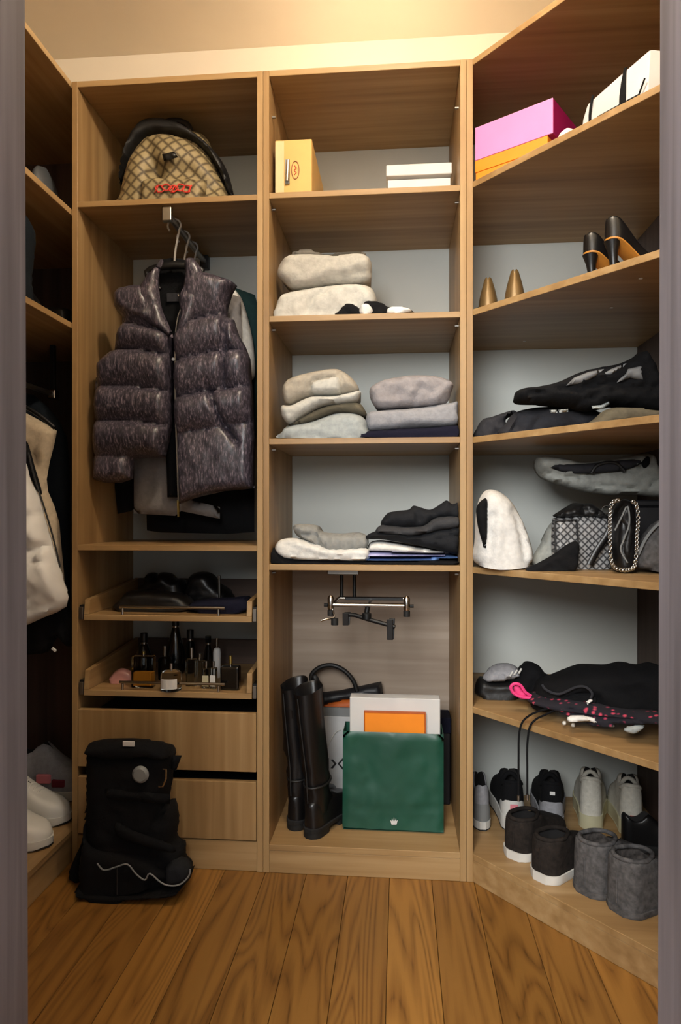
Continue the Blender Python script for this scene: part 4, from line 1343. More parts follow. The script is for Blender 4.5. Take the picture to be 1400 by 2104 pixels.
def tall_boot(x, y, z, head, label, group, lx, ly, hs, seed):
    t = thing('riding_boot', (x, y, z), label, 'boot', group, rz=R(head))
    L, W = 0.25, 0.094
    foot(t, L, W, [(0, 0.07), (0.05, 0.085), (0.3, 0.09), (0.45, 0.085), (0.58, 0.066), (0.75, 0.056), (0.9, 0.046), (1, 0.018)], [(0, 0), (1, 0)], 'black_leather', 'insole_dark', z0=0.028)
    sole(t, L, W, 0.012, 'black_rubber', z0=0.018, grow=0.005, spring=0.0, nm='welt')
    sole(t, L, W, 0.019, 'black_rubber', grow=0.003, s0=0.5, s1=1.0, spring=0.004)
    sole(t, L, W, 0.019, 'black_rubber', grow=0.003, s0=0.0, s1=0.3, nm='heel')
    sole(t, L, W * 0.99, 0.0025, 'dark_ink', z0=0.0295, grow=0.0052, nm='welt_stitching')
    bm = bmesh.new()
    prof = [(0.070, 0.060, 0.052, 0.034), (0.10, 0.056, 0.053, 0.034), (0.125, 0.053, 0.049, 0.033), (0.15, 0.051, 0.046, 0.032), (0.175, 0.05, 0.049, 0.035), (0.20, 0.05, 0.046, 0.033), (0.24, 0.05, 0.050, 0.036),
            (0.30, 0.05, 0.051, 0.036), (0.36, 0.05, 0.053, 0.037), (0.42, 0.05, 0.054, 0.037), (hs, 0.05, 0.055, 0.038), (hs - 0.006, 0.05, 0.050, 0.034), (0.3, 0.05, 0.048, 0.033), (0.15, 0.05, 0.038, 0.026)]
    rings = []
    for zz, cx, rx, ry in prof:
        f = max(0, (zz - 0.10)) / (hs - 0.10)
        ring = []
        for k in range(24):
            a = k / 24 * 2 * PI
            nn = noise.noise(Vector((math.cos(a) * 1.6, math.sin(a) * 1.6 + seed * 5, zz * 26))) * (0.013 if zz < 0.27 else 0.006)
            slant = 0.012 * math.cos(a) if zz > hs - 0.02 else 0
            ring.append(bm.verts.new((cx + (rx + nn) * math.cos(a) + lx * f, (ry + nn) * math.sin(a) + ly * f, zz + slant)))
        rings.append(ring)
    for A, B in zip(rings, rings[1:]):
        for k in range(24):
            bm.faces.new((A[k], A[(k + 1) % 24], B[(k + 1) % 24], B[k]))
    bm.faces.new(rings[-1])
    finish('shaft', bm, 'black_leather', t, True, smooth=True, angle=R(60))
    tube('back_seam', [(0.05 - 0.0565, 0, 0.11), (0.05 - 0.052 + lx * 0.25, ly * 0.25, 0.2), (0.05 - 0.059 + lx * 0.7, ly * 0.7, 0.34), (0.05 - 0.061 + lx, ly, hs - 0.02)], 0.0025, 'soft_black_leather', t, n=6, local=True)
    bm = bmesh.new()
    bm_tube(bm, [(0.05 + 0.052 * math.cos(a) + 0.0, 0.037 * math.sin(a), 0.16 + 0.006 * math.cos(a)) for a in [i / 20 * 2 * PI for i in range(20)]], 0.004, 6, closed=True)
    finish('ankle_strap', bm, 'soft_black_leather', t, True, smooth=True)
    return t


# =================================================================== MIDDLE SECTION, bottom compartment
ZB = 0.0845
# headings: toes to the back and to the right
tall_boot(0.668, 0.095, ZB, 66, 'tall black leather riding boot, left of the pair, leaning left', 'tall black boots', -0.010, 0.019, 0.45, 1)
tall_boot(0.728, 0.045, ZB, 66, 'tall black leather riding boot, right of the pair, beside white bag', 'tall black boots', -0.020, 0.022, 0.45, 2)

# black and orange shopping bag with loop handle, at the back
yo = 0.390
ob = thing('tote_bag', (at(720, 1500, yo).x, yo, ZB), 'black tote bag with orange lower half and arched handle, at back', 'bag')
pillow('orange_body', [(650, 1440), (786, 1424), (792, 1500), (792, 1640), (654, 1640)], yo, 0.03, 0.03, 'rust_card', ob, step=10, zb=ZB, smooth=False, rim=10)
pillow('black_band', [(642, 1424), (700, 1418), (784, 1400), (788, 1432), (700, 1440), (650, 1452)], yo, 0.032, 0.032, 'black_card', ob, step=7, smooth=False, rim=8)
for dy in (-0.028, 0.028):
    tube('handle', [at(px, py, yo + dy) for px, py in spline([(651, 1432), (640, 1402), (642, 1384), (660, 1370), (684, 1367), (708, 1378), (726, 1398), (734, 1420)], 4)], 0.008, 'soft_black_leather', ob)
pillow('strap_end', [(640, 1392), (652, 1388), (664, 1420), (666, 1450), (652, 1450), (646, 1420)], yo - 0.04, 0.006, 0.006, 'soft_black_leather', ob, step=5, rim=4)

# white paper bag with dark print
yp = 0.334
a, b = at(648, 1655, yp), at(760, 1475, yp)
pb = thing('paper_bag', ((a.x + b.x) / 2, yp + 0.03, ZB), 'white paper bag with dark printed letters behind boots', 'bag')
hull_box('body', [(a.x, yp, ZB), (b.x, yp, ZB), (b.x, yp + 0.022, ZB), (a.x, yp + 0.022, ZB), (a.x - 0.004, yp + 0.004, b.z), (b.x, yp + 0.004, b.z), (b.x, yp + 0.02, b.z), (a.x - 0.004, yp + 0.02, b.z)], 'white_paper', pb)
g1, g2 = at(658, 1478, yp), at(710, 1456, yp)
box('grey_lining', g1.x, g2.x + 0.06, yp + 0.006, yp + 0.018, g1.z, g2.z, 'grey_plastic', pb)
yl = yp - 0.0015


def flat(name, pts, y, th, mat, parent):
    """A thin flat printed shape on the plane Y = y."""
    bm = bmesh.new()
    A = [bm.verts.new((at(p[0], p[1], y).x, y - th, at(p[0], p[1], y).z)) for p in pts]
    B = [bm.verts.new((at(p[0], p[1], y).x, y, at(p[0], p[1], y).z)) for p in pts]
    bm.faces.new(A)
    bm.faces.new(B[::-1])
    for i in range(len(pts)):
        j = (i + 1) % len(pts)
        bm.faces.new((A[i], B[i], B[j], A[j]))
    return finish(name, bm, mat, parent)


flat('printed_letter', [(671, 1558), (676, 1558), (676, 1580), (671, 1580)], yl + 0.001, 0.001, 'dark_ink', pb)
flat('printed_letter', [(680, 1561), (684, 1560), (692, 1569), (684, 1579), (680, 1578), (687, 1569)], yl + 0.001, 0.001, 'dark_ink', pb)
flat('printed_letter', [(704, 1558), (709, 1558), (698, 1569), (709, 1581), (704, 1581), (694, 1569)], yl + 0.001, 0.001, 'dark_ink', pb)
tube('paper_handle', [at(px, py, yp - 0.001) for px, py in spline([(668, 1560), (676, 1530), (690, 1505), (700, 1500)], 4)], 0.0018, 'white_rubber', pb, n=6)

# dark box leaning at the back right
a, b = at(868, 1640, 0.325), at(943, 1478, 0.325)
db = thing('dark_box', ((a.x + b.x) / 2, 0.36, ZB), 'black box behind the green bag at the right side panel', 'box')
box('carton', a.x, XI - 0.004, 0.325, 0.42, ZB, b.z, 'black_card', db, bev=0.003)
box('lid', a.x - 0.002, XI - 0.002, 0.322, 0.423, b.z - 0.05, b.z + 0.004, 'navy_cotton', db, bev=0.003)

# green paper bag with the white box and orange envelope in it
yg = 0.112
gb = thing('gift_bag', (at(808, 1700, yg).x, yg + 0.05, ZB), 'dark green paper gift bag with small white crown emblem', 'bag')
fl, fr = at(705, 1705, yg), at(912, 1712, yg)
tl, tr_ = at(706, 1502, yg), at(912, 1508, yg)
gx0, gx1, gzt = fl.x, fr.x, (tl.z + tr_.z) / 2
pillow('front_panel', [(705, 1502), (808, 1505), (912, 1509), (912, 1716), (808, 1712), (704, 1706)], yg + 0.004, 0.0045, 0.001, 'green_paper', gb, step=9, zb=ZB + 0.0005, smooth=False, rim=4, wr=0.006, wf=(60, 60), seed=4,
       creases=[([(705, 1662), (912, 1668)], 3, 0.0025), ([(880, 1520), (884, 1664)], 6, 0.002), ([(735, 1520), (760, 1600), (745, 1660)], 10, 0.003)])
box('back_panel', gx0, gx1, yg + 0.098, yg + 0.1, ZB, gzt, 'green_paper', gb, bev=0)
for xa in (gx0 + 0.0005, gx1 - 0.002):
    box('gusset', xa, xa + 0.0015, yg + 0.005, yg + 0.0975, ZB, gzt, 'green_paper', gb, bev=0)
box('bag_base', gx0 + 0.002, gx1 - 0.002, yg + 0.006, yg + 0.097, ZB + 0.0003, ZB + 0.0015, 'green_paper', gb, bev=0)
cr = [(802, 1684), (805, 1687), (806, 1681), (808.5, 1687), (810, 1678), (811.5, 1687), (814, 1681), (815, 1687), (818, 1684), (815, 1694), (805, 1694)]
flat('crown_emblem', cr, yg - 0.006, 0.0015, 'white_card', gb)
a, b = at(719, 1505, yg + 0.04), at(905, 1437, yg + 0.04)
tag(box('white_box', a.x, b.x, yg + 0.040, yg + 0.092, ZB + 0.003, b.z, 'white_card', bev=0.002), 'large flat white box standing upright in the green bag', 'box')
a, b = at(750, 1505, yg + 0.02), at(873, 1467, yg + 0.02)
oe = thing('orange_envelope', ((a.x + b.x) / 2, yg + 0.025, ZB + 0.003), 'orange flat box with dark edge in front of white box', 'box')
box('face', a.x, b.x, yg + 0.016, yg + 0.034, ZB + 0.003, b.z, 'orange_card', oe, bev=0.001)
for q in ((a.x - 0.003, a.x - 0.0005, ZB + 0.003, b.z + 0.003), (b.x + 0.0005, b.x + 0.003, ZB + 0.003, b.z + 0.003)):
    box('edge', q[0], q[1], yg + 0.015, yg + 0.035, q[2], q[3], 'rust_card', oe, bev=0)
box('edge', a.x, b.x, yg + 0.015, yg + 0.035, b.z + 0.0004, b.z + 0.003, 'rust_card', oe, bev=0)

# =================================================================== RIGHT CORNER UNIT, contents
ZR = [z + 0.0186 for z in SH_R]
# ---- top shelf
AN = R(-33.7)
ox, oy = 1.2245, 0.0263
o2 = thing('orange_box', (ox + 0.1, oy, ZR[0]), 'flat orange box with lid, lying under the pink box', 'box')
rbox('carton', ox, oy, AN, 0.218, 0.2, ZR[0], ZR[0] + 0.036, 'orange_card', o2, dx=0.0015, dy=0.0015)
rbox('lid', ox, oy, AN, 0.221, 0.203, ZR[0] + 0.0365, ZR[0] + 0.0715, 'orange_card', o2)
pk = thing('pink_box', (ox + 0.1, oy, ZR[0] + 0.072), 'pink box with magenta end on top of the orange box', 'box')
rbox('front_face', ox, oy - 0.001, AN, 0.2355, 0.004, ZR[0] + 0.0722, ZR[0] + 0.169, 'pink_card', pk)
rbox('carton', ox, oy - 0.001, AN, 0.236, 0.19, ZR[0] + 0.0722, ZR[0] + 0.1685, 'magenta_card', pk, dy=0.0042)
q = on(1160, 284, ZR[0])
soft('tissue', 'small crumpled white tissue between pink box and white bag', 'tissue', [(1146, 292), (1148, 276), (1158, 267), (1172, 265), (1182, 273), (1184, 290)], -0.155, 0.02, 0.02, 'white_cotton', zb=ZR[0], step=4, rim=8, wr=0.004, wf=(8, 8))

# white ribboned gift bag lying along the slanted shelf edge
A0 = on(1186, 262, ZR[0] + 0.002) + Vector((0.012, 0.014, 0))
B0 = on(1325, 186, ZR[0] + 0.002) + Vector((0.012, 0.014, 0))
dirv = (B0 - A0)
dirv.z = 0
Ln = dirv.length
dirv.normalize()
nrm = Vector((-dirv.y, dirv.x, 0))


def zpix(P, py):
    d = (P - CAM).dot(Vector((-_s, _c, 0)))
    return CAM.z - (py - 1054.5) * d / FPX


zA, zB_ = zpix(A0, 216), zpix(B0, 96)
zA2 = zpix(A0 + dirv * Ln * 0.18, 196)
rb = thing('ribboned_bag', ((A0 + B0) / 2).to_tuple(), 'white paper gift bag with black ribbons lying on the top right shelf', 'bag')
fb = [A0, A0 + dirv * Ln * 0.10, A0 + dirv * Ln, A0 + dirv * (Ln + 0.14)]
bm = bmesh.new()
cross = []
for P_, zt_, dep in ((A0, zA - 0.035, 0.05), (A0 + dirv * Ln * 0.06, zA, 0.07), (A0 + dirv * Ln * 0.55, zA + (zB_ - zA) * 0.55, 0.10), (A0 + dirv * Ln, zB_, 0.12), (B0 + Vector((0.13, 0.03, 0)), zB_ - 0.004, 0.06)):
    z0_ = ZR[0] + 0.001
    cross.append([bm.verts.new((P_.x, P_.y, z0_)), bm.verts.new((P_.x + nrm.x * dep, P_.y + nrm.y * dep, z0_)), bm.verts.new((P_.x + nrm.x * dep, P_.y + nrm.y * dep, zt_)), bm.verts.new((P_.x + nrm.x * 0.012, P_.y + nrm.y * 0.012, zt_))])
for A_, B_ in zip(cross, cross[1:]):
    for k in range(4):
        bm.faces.new((A_[k], A_[(k + 1) % 4], B_[(k + 1) % 4], B_[k]))
bm.faces.new(cross[0])
bm.faces.new(cross[-1])
bmesh.ops.bevel(bm, geom=bm.edges[:], offset=0.004, segments=2, profile=0.5, affect='EDGES')
finish('body', bm, 'white_paper', rb, smooth=True, angle=R(25))
for u0, u1, wid in ((0.14, 0.17, 0.0), (0.60, 0.70, 0.03)):
    zt_ = zA + (zB_ - zA) * (u0 + 0.05)
    p0, p1 = A0 + dirv * Ln * u0, A0 + dirv * Ln * u1
    q0, q1 = A0 + dirv * Ln * (u0 + wid), A0 + dirv * Ln * (u1 - wid * 1.2)
    off = -nrm * 0.002
    off2 = -nrm * 0.006
    bm = bmesh.new()
    row = []
    for f in (0, 0.3, 0.6, 1.0):
        a_ = p0.lerp(q0, f) + (off2 if f in (0.3, 0.6) else off) + nrm * 0.012 * f
        b_ = p1.lerp(q1, f) + (off2 if f in (0.3, 0.6) else off) + nrm * 0.012 * f
        zz = ZR[0] + 0.002 + (zt_ + 0.004 - ZR[0]) * f
        row.append([bm.verts.new((a_.x, a_.y, zz)), bm.verts.new((b_.x, b_.y, zz)), bm.verts.new((b_.x + nrm.x * 0.003, b_.y + nrm.y * 0.003, zz)), bm.verts.new((a_.x + nrm.x * 0.003, a_.y + nrm.y * 0.003, zz))])
    for A_, B_ in zip(row, row[1:]):
        for k in range(4):
            bm.faces.new((A_[k], A_[(k + 1) % 4], B_[(k + 1) % 4], B_[k]))
    bm.faces.new(row[0])
    bm.faces.new(row[-1])
    finish('ribbon', bm, 'black_cotton', rb)
tube('cord_handle', [A0 + dirv * Ln * u - nrm * 0.006 + Vector((0, 0, 0.006 + 0.03 * (u > 0.9))) for u in (0.3, 0.45, 0.6, 0.75, 0.9, 0.98)], 0.0022, 'black_cotton', rb, n=6)

# ---- second shelf: gold and black court shoes
pump(at(996, 620, 0.045).x + 0.01, 0.045, ZR[1], 80, 'gold metallic court shoe beside the divider, left of pair', 'gold_leather', 'black_rubber', 'gold court shoes', hh=0.018, hc=0.088, W=0.092, heel_r=0.018, taper=0.55)
pump(at(1058, 605, -0.015).x, -0.015, ZR[1], 80, 'gold metallic court shoe farther from divider, right of pair', 'gold_leather', 'tan_sole', 'gold court shoes', hh=0.018, hc=0.088, W=0.092, heel_r=0.018, taper=0.55)
pump(at(1206, 560, -0.20).x, -0.19, ZR[1], 26, 'black heeled court shoe with tan sole, left of the pair', 'black_leather', 'tan_sole', 'black court shoes', hh=0.080, hc=0.050, heel_r=0.009, W=0.078)
pump(at(1250, 548, -0.275).x, -0.265, ZR[1], 22, 'black heeled court shoe with tan sole, right of the pair', 'black_leather', 'tan_sole', 'black court shoes', hh=0.084, hc=0.054, heel_r=0.009, W=0.078)

# ---- third shelf: black clothes
z3 = ZR[2]
soft('crumpled_trousers', 'charcoal crumpled trousers at the left of third right shelf', 'trousers',
     [(976, 900), (980, 880), (992, 862), (1012, 856), (1036, 848), (1056, 843), (1062, 850), (1040, 862), (1044, 880), (1040, 898)], 0.07, 0.05, 0.09, 'charcoal_cotton', step=6, zb=z3, rim=18, wr=0.014, wf=(16, 16), seed=50)
soft('grey_jersey', 'dark grey jersey under the black tracksuit', 'jersey',
     [(1036, 896), (1040, 870), (1056, 850), (1085, 840), (1130, 836), (1200, 842), (1240, 850), (1262, 878), (1240, 884)], 0.0, 0.06, 0.10, 'charcoal_cotton', step=7, zb=z3, rim=18, wr=0.012, wf=(30, 18), seed=51,
     creases=[([(1046, 892), (1070, 856), (1110, 848)], 5, 0.014), ([(1084, 888), (1104, 866)], 5, 0.012)])
kh = soft('khaki_shirt', 'khaki top lying under the black tracksuit at right', 'top', [(1200, 880), (1220, 862), (1250, 840), (1300, 838), (1366, 848), (1366, 866), (1290, 874)], -0.16, 0.05, 0.10, 'olive_knit', step=7, zb=z3, rim=12, wr=0.006, seed=52)
ts = soft('tracksuit_jacket', 'black tracksuit top with grey panels heaped on third right shelf', 'jacket',
          [(1058, 822), (1060, 806), (1080, 797), (1110, 794), (1150, 784), (1190, 766), (1230, 756), (1270, 748), (1298, 736), (1312, 725), (1324, 728), (1338, 752), (1356, 788), (1366, 812), (1366, 850), (1320, 846), (1262, 836), (1210, 846), (1170, 838), (1120, 832), (1076, 830)],
          -0.10, 0.07, 0.10, 'black_cotton', step=6, rim=22, wr=0.014, wf=(26, 14), seed=53, creases=[([(1080, 815), (1200, 800), (1290, 790)], 6, 0.014), ([(1180, 830), (1260, 806), (1340, 800)], 5, 0.014)])
for pl in ([(1164, 792), (1180, 776), (1210, 764), (1242, 758), (1226, 772), (1196, 788)], [(1234, 772), (1256, 758), (1288, 746), (1276, 760), (1254, 772)], [(1268, 786), (1290, 758), (1318, 752), (1322, 782), (1296, 776)]):
    pillow('grey_panel', pl, -0.166, 0.014, 0.04, 'panel_grey', ts, step=5, smooth=False, rim=5, wr=0.004)
for pl in ([(1130, 842), (1144, 842), (1146, 848), (1132, 848)], [(1148, 842), (1168, 840), (1168, 846), (1150, 848)], [(1216, 834), (1236, 832), (1252, 824), (1254, 830), (1240, 840), (1218, 840)]):
    pillow('white_label', pl, -0.150, 0.006, 0.012, 'mist_knit', ts, step=4, smooth=False, rim=3)

# ---- fourth shelf: bags
z4 = ZR[3]
wfz = soft('fleece_hood', 'white fleece hooded top slumped beside the divider', 'hooded top',
           [(974, 1160), (976, 1110), (978, 1060), (984, 1030), (996, 1010), (1012, 1006), (1032, 1014), (1054, 1036), (1074, 1074), (1088, 1112), (1096, 1145), (1092, 1164), (1060, 1172), (1010, 1174)], -0.02, 0.08, 0.12, 'white_fleece', step=8, zb=z4, rim=36, wr=0.008, wf=(24, 50), seed=60,
           creases=[([(1048, 1050), (1066, 1110), (1072, 1150)], 7, 0.018), ([(1006, 1060), (1002, 1140)], 5, 0.014)])
pillow('hood_opening', [(979, 1045), (990, 1028), (1001, 1026), (1003, 1060), (1001, 1110), (999, 1142), (990, 1110), (982, 1080)], -0.085, 0.022, 0.02, 'lining_black', wfz, step=5, rim=8)
soft('slouchy_tote', 'grey slouchy tote bag slumped along the back, above handbags', 'bag',
     [(1100, 948), (1112, 938), (1160, 942), (1200, 950), (1250, 944), (1300, 935), (1330, 932), (1342, 940), (1350, 965), (1364, 985), (1364, 1020), (1310, 1018), (1250, 1018), (1205, 1012), (1165, 1002), (1130, 990), (1106, 974)], 0.10, 0.06, 0.10, 'sage_grey', step=7, rim=16, wr=0.010, wf=(40, 14), seed=61,
     creases=[([(1110, 972), (1165, 982), (1230, 972), (1290, 968), (1330, 950)], 6, 0.022), ([(1160, 992), (1240, 1000), (1320, 1006), (1345, 985)], 5, 0.012)])
pillow('tote_lining', [(1124, 955), (1200, 953), (1300, 944), (1322, 949), (1292, 964), (1232, 972), (1168, 972)], 0.045, 0.014, 0.02, 'charcoal_cotton', bpy.data.objects['slouchy_tote'], step=6, rim=6)
tube('tote_handle', [at(px, py, 0.035) for px, py in spline([(1216, 972), (1226, 958), (1246, 951), (1268, 953), (1284, 968)], 5)], 0.006, 'soft_black_leather', bpy.data.objects['slouchy_tote'])
pillow('tote_mouth', [(1318, 948), (1330, 938), (1336, 942), (1334, 955), (1324, 962)], 0.045, 0.014, 0.02, 'lining_black', bpy.data.objects['slouchy_tote'], step=4, rim=5)
# black box behind, carrying the tote
a, b = at(1292, 1100, 0.09), at(1420, 1027, 0.09)
kb = thing('black_case', ((a.x + b.x) / 2, 0.13, z4), 'black rectangular case at the right behind the chain bag', 'case')
box('case_body', a.x, min(b.x, XW - 0.01), 0.09, 0.20, z4 + 0.0005, b.z - 0.02, 'black_card', kb, bev=0.004)
box('case_lid', a.x - 0.002, min(b.x, XW - 0.008), 0.088, 0.202, b.z - 0.0195, b.z, 'black_card', kb, bev=0.004)

hbg = thing('handbag', (at(1200, 1160, -0.02).x, -0.02, z4), 'grey diamond-pattern handbag with black top, middle of fourth right shelf', 'bag')
pillow('body', [(1136, 1064), (1190, 1056), (1246, 1060), (1254, 1080), (1257, 1120), (1254, 1160), (1150, 1160), (1134, 1150), (1133, 1100)], -0.02, 0.05, 0.06, 'grey_monogram', hbg, step=7, zb=z4, smooth=False, rim=20)
pillow('gathered_top', [(1138, 1062), (1150, 1050), (1166, 1040), (1180, 1033), (1200, 1035), (1215, 1034), (1232, 1046), (1246, 1058), (1250, 1066), (1190, 1066)], -0.02, 0.045, 0.05, 'soft_black_leather', hbg, step=5, rim=12, wr=0.014, wf=(9, 12), seed=62)
pillow('front_pocket', [(1140, 1070), (1186, 1068), (1190, 1130), (1184, 1148), (1142, 1142)], -0.07, 0.014, 0.01, 'grey_monogram', hbg, step=6, smooth=False, rim=8)
tube('pocket_trim', [at(px, py, -0.083) for px, py in ((1140, 1070), (1186, 1068), (1190, 1130), (1184, 1148), (1142, 1142), (1140, 1070))], 0.0024, 'dark_ink', hbg, n=6)
tube('shoulder_strap', [at(px, py, -0.10) for px, py in spline([(1262, 1062), (1250, 1096), (1228, 1130), (1212, 1160)], 5)], 0.009, 'black_leather', hbg, flat=0.4)
lp = [at(1246 + 9 * math.cos(a), 1048 + 9 * math.sin(a), -0.05) for a in [i / 14 * 2 * PI for i in range(14)]]
tube('ring', lp, 0.0022, 'chrome', hbg, n=6, closed=True)
soft('grey_pouch', 'soft grey fabric pouch between white fleece and patterned handbag', 'pouch', [(1090, 1166), (1100, 1140), (1116, 1110), (1128, 1080), (1142, 1074), (1140, 1120), (1142, 1166)], 0.03, 0.04, 0.06, 'sage_grey', step=6, zb=z4, rim=12, wr=0.006, seed=63)
lf = soft('black_scarf', 'small black crumpled scarf in front of patterned handbag', 'scarf', [(1082, 1172), (1108, 1156), (1136, 1140), (1160, 1122), (1180, 1112), (1190, 1118), (1190, 1140), (1184, 1170), (1150, 1172)], -0.115, 0.02, 0.03, 'black_cotton', step=5, rim=10, wr=0.006, zb=z4, seed=64)
cbg = thing('clutch_bag', (at(1282, 1160, -0.13).x, -0.13, z4), 'black clutch standing on end, hung with a silver chain', 'bag')
pillow('body', [(1258, 1160), (1256, 1090), (1262, 1050), (1272, 1030), (1288, 1026), (1300, 1040), (1306, 1090), (1302, 1160)], -0.13, 0.045, 0.04, 'black_leather', cbg, step=6, zb=z4, rim=18)
pillow('flap', [(1270, 1060), (1284, 1036), (1296, 1050), (1300, 1100), (1290, 1150), (1276, 1130), (1282, 1090)], -0.165, 0.02, 0.02, 'soft_black_leather', cbg, step=5, rim=8)
tube('flap_edge', [at(px, py, -0.19) for px, py in spline([(1264, 1090), (1278, 1062), (1290, 1040), (1294, 1075), (1282, 1110), (1276, 1130), (1290, 1156)], 4)], 0.0022, 'grey_plastic', cbg, n=6)
chain = spline([(1274, 1028), (1258, 1034), (1254, 1070), (1254, 1110), (1256, 1146), (1262, 1164), (1276, 1171), (1292, 1171), (1304, 1164), (1308, 1140), (1310, 1100), (1312, 1060), (1308, 1036), (1298, 1030)], 5)
bm = bmesh.new()
CP = [at(px, py, -0.195) for px, py in resample(chain, 5.2, False)]
for i in range(len(CP) - 1):
    c_, d_ = (CP[i] + CP[i + 1]) / 2, (CP[i + 1] - CP[i]).normalized()
    sd = d_.cross(Vector((0, 1, 0))).normalized() if i % 2 else Vector((0, 1, 0))
    bm_tube(bm, [c_ + d_ * 0.0055 * math.cos(a) + sd * 0.0042 * math.sin(a) for a in [k / 8 * 2 * PI for k in range(8)]], 0.0016, 5, closed=True)
finish('chain', bm, 'chrome', cbg, smooth=True)
gy = soft('grey_bag', 'grey wrinkled leather bag at the far right of fourth shelf', 'bag', [(1308, 1166), (1310, 1140), (1322, 1110), (1340, 1084), (1362, 1066), (1400, 1064), (1410, 1110), (1408, 1178), (1330, 1176)], -0.16, 0.04, 0.08, 'suede_grey', step=7, zb=z4, rim=26, wr=0.008, wf=(22, 22), seed=65,
          creases=[([(1318, 1130), (1340, 1098), (1366, 1076)], 4, 0.012)])
tube('piping', [at(px, py, -0.185) for px, py in spline([(1312, 1140), (1326, 1110), (1344, 1086), (1364, 1070)], 5)], 0.004, 'grey_plastic', gy, n=6)

# ---- fifth shelf: dark clothes, sandals
z5 = ZR[4]
sd_ = thing('slip_on_shoe', (at(1020, 1420, 0.13).x, 0.13, z5), 'black slip-on shoe with silver strap beside the divider', 'shoe')
pillow('body', [(978, 1432), (980, 1400), (990, 1392), (1020, 1398), (1050, 1396), (1072, 1400), (1072, 1432), (1020, 1436)], 0.13, 0.05, 0.06, 'soft_black_leather', sd_, step=6, zb=z5, rim=14, wr=0.004)
pillow('silver_upper', [(992, 1396), (1004, 1376), (1020, 1366), (1050, 1364), (1066, 1374), (1068, 1386), (1050, 1394), (1020, 1398)], 0.12, 0.05, 0.05, 'mesh_grey', sd_, step=5, rim=12, wr=0.010, wf=(10, 8), seed=70)
for k in range(3):
    tube('eyelet_strap', [at(1048 + k * 9, 1390 - k * 3, 0.062), at(1054 + k * 9, 1380 - k * 3, 0.07)], 0.003, 'white_rubber', sd_, n=6)
soft('black_bundle', 'rolled black garment standing up behind the pink drawstring', 'garment', [(1056, 1430), (1064, 1385), (1076, 1366), (1090, 1360), (1108, 1368), (1120, 1384), (1136, 1396), (1140, 1440)], 0.10, 0.05, 0.07, 'black_cotton', step=6, zb=z5, rim=20, wr=0.008, seed=71)
fl_ = soft('floral_trousers', 'dark floral trousers with pink flowers, at the bottom of the pile', 'trousers',
           [(1088, 1468), (1092, 1452), (1130, 1446), (1200, 1450), (1280, 1466), (1366, 1470), (1366, 1490), (1322, 1500), (1290, 1506), (1250, 1512), (1215, 1515), (1180, 1508), (1140, 1490)], -0.06, 0.045, 0.10, 'floral_cotton', skew=(1090, -0.0009), step=7, zb=z5, rim=14, wr=0.008, wf=(26, 12), seed=72,
           creases=[([(1120, 1478), (1180, 1482), (1240, 1486), (1300, 1480)], 4, 0.012)])
pillow('waist_label', [(1168, 1474), (1190, 1471), (1216, 1474), (1236, 1482), (1262, 1490), (1258, 1494), (1228, 1488), (1208, 1482), (1172, 1484)], -0.215, 0.008, 0.02, 'white_cotton', fl_, step=4, rim=3)
pillow('lining_corner', [(1282, 1500), (1300, 1492), (1324, 1490), (1318, 1500), (1302, 1508)], -0.285, 0.008, 0.02, 'mist_knit', fl_, step=4, rim=4)
for px, py in ((1160, 1486), (1170, 1478), (1178, 1490)):
    pillow('cord_stopper', [(px - 4, py - 3), (px + 3, py - 4), (px + 4, py + 3), (px - 3, py + 4)], -0.182, 0.008, 0.012, 'white_rubber', fl_, step=3, rim=3)
soft('joggers', 'black joggers with rolled cuff topping the pile on fifth shelf', 'trousers',
     [(1092, 1440), (1100, 1430), (1112, 1404), (1140, 1394), (1180, 1378), (1210, 1370), (1260, 1372), (1290, 1366), (1330, 1372), (1366, 1374), (1366, 1470), (1300, 1468), (1240, 1464), (1180, 1452), (1120, 1456), (1094, 1454)], -0.02, 0.07, 0.12, 'black_cotton', skew=(1090, -0.0007), step=7, rim=26, wr=0.010, wf=(50, 24), seed=73,
     creases=[([(1112, 1412), (1150, 1424), (1190, 1412), (1216, 1420), (1218, 1436)], 5, 0.022), ([(1100, 1440), (1160, 1438), (1214, 1440)], 5, 0.018)])
jg = bpy.data.objects['joggers']
tube('cuff_edge', [at(px, py, -0.090 - 0.0007 * (px - 1090)) for px, py in spline([(1114, 1406), (1124, 1418), (1150, 1426), (1184, 1412), (1204, 1412), (1217, 1424), (1214, 1436)], 5)], 0.0035, 'charcoal_cotton', jg, n=6)
pillow('white_label', [(1204, 1442), (1216, 1435), (1219, 1440), (1208, 1448)], -0.178, 0.006, 0.012, 'white_cotton', jg, step=3, smooth=False, rim=2)
pkl = tube('pink_drawstring', [at(px, py, -0.055) for px, py in spline([(1092, 1434), (1072, 1432), (1056, 1424), (1050, 1412), (1058, 1405), (1070, 1408), (1080, 1422), (1092, 1430)], 5)], 0.0045, 'hot_pink', n=7)
tag(pkl, 'bright pink drawstring loop sticking out left of black joggers', 'drawstring')
pillow('pink_lining', [(1056, 1412), (1066, 1410), (1080, 1424), (1090, 1434), (1072, 1434), (1060, 1428)], -0.045, 0.006, 0.012, 'hot_pink', pkl, step=4, rim=4)
cords = thing('hanging_cords', tuple(at(1078, 1640, -0.15)), 'black drawcord loop dangling over edge of the fifth shelf', 'cord')
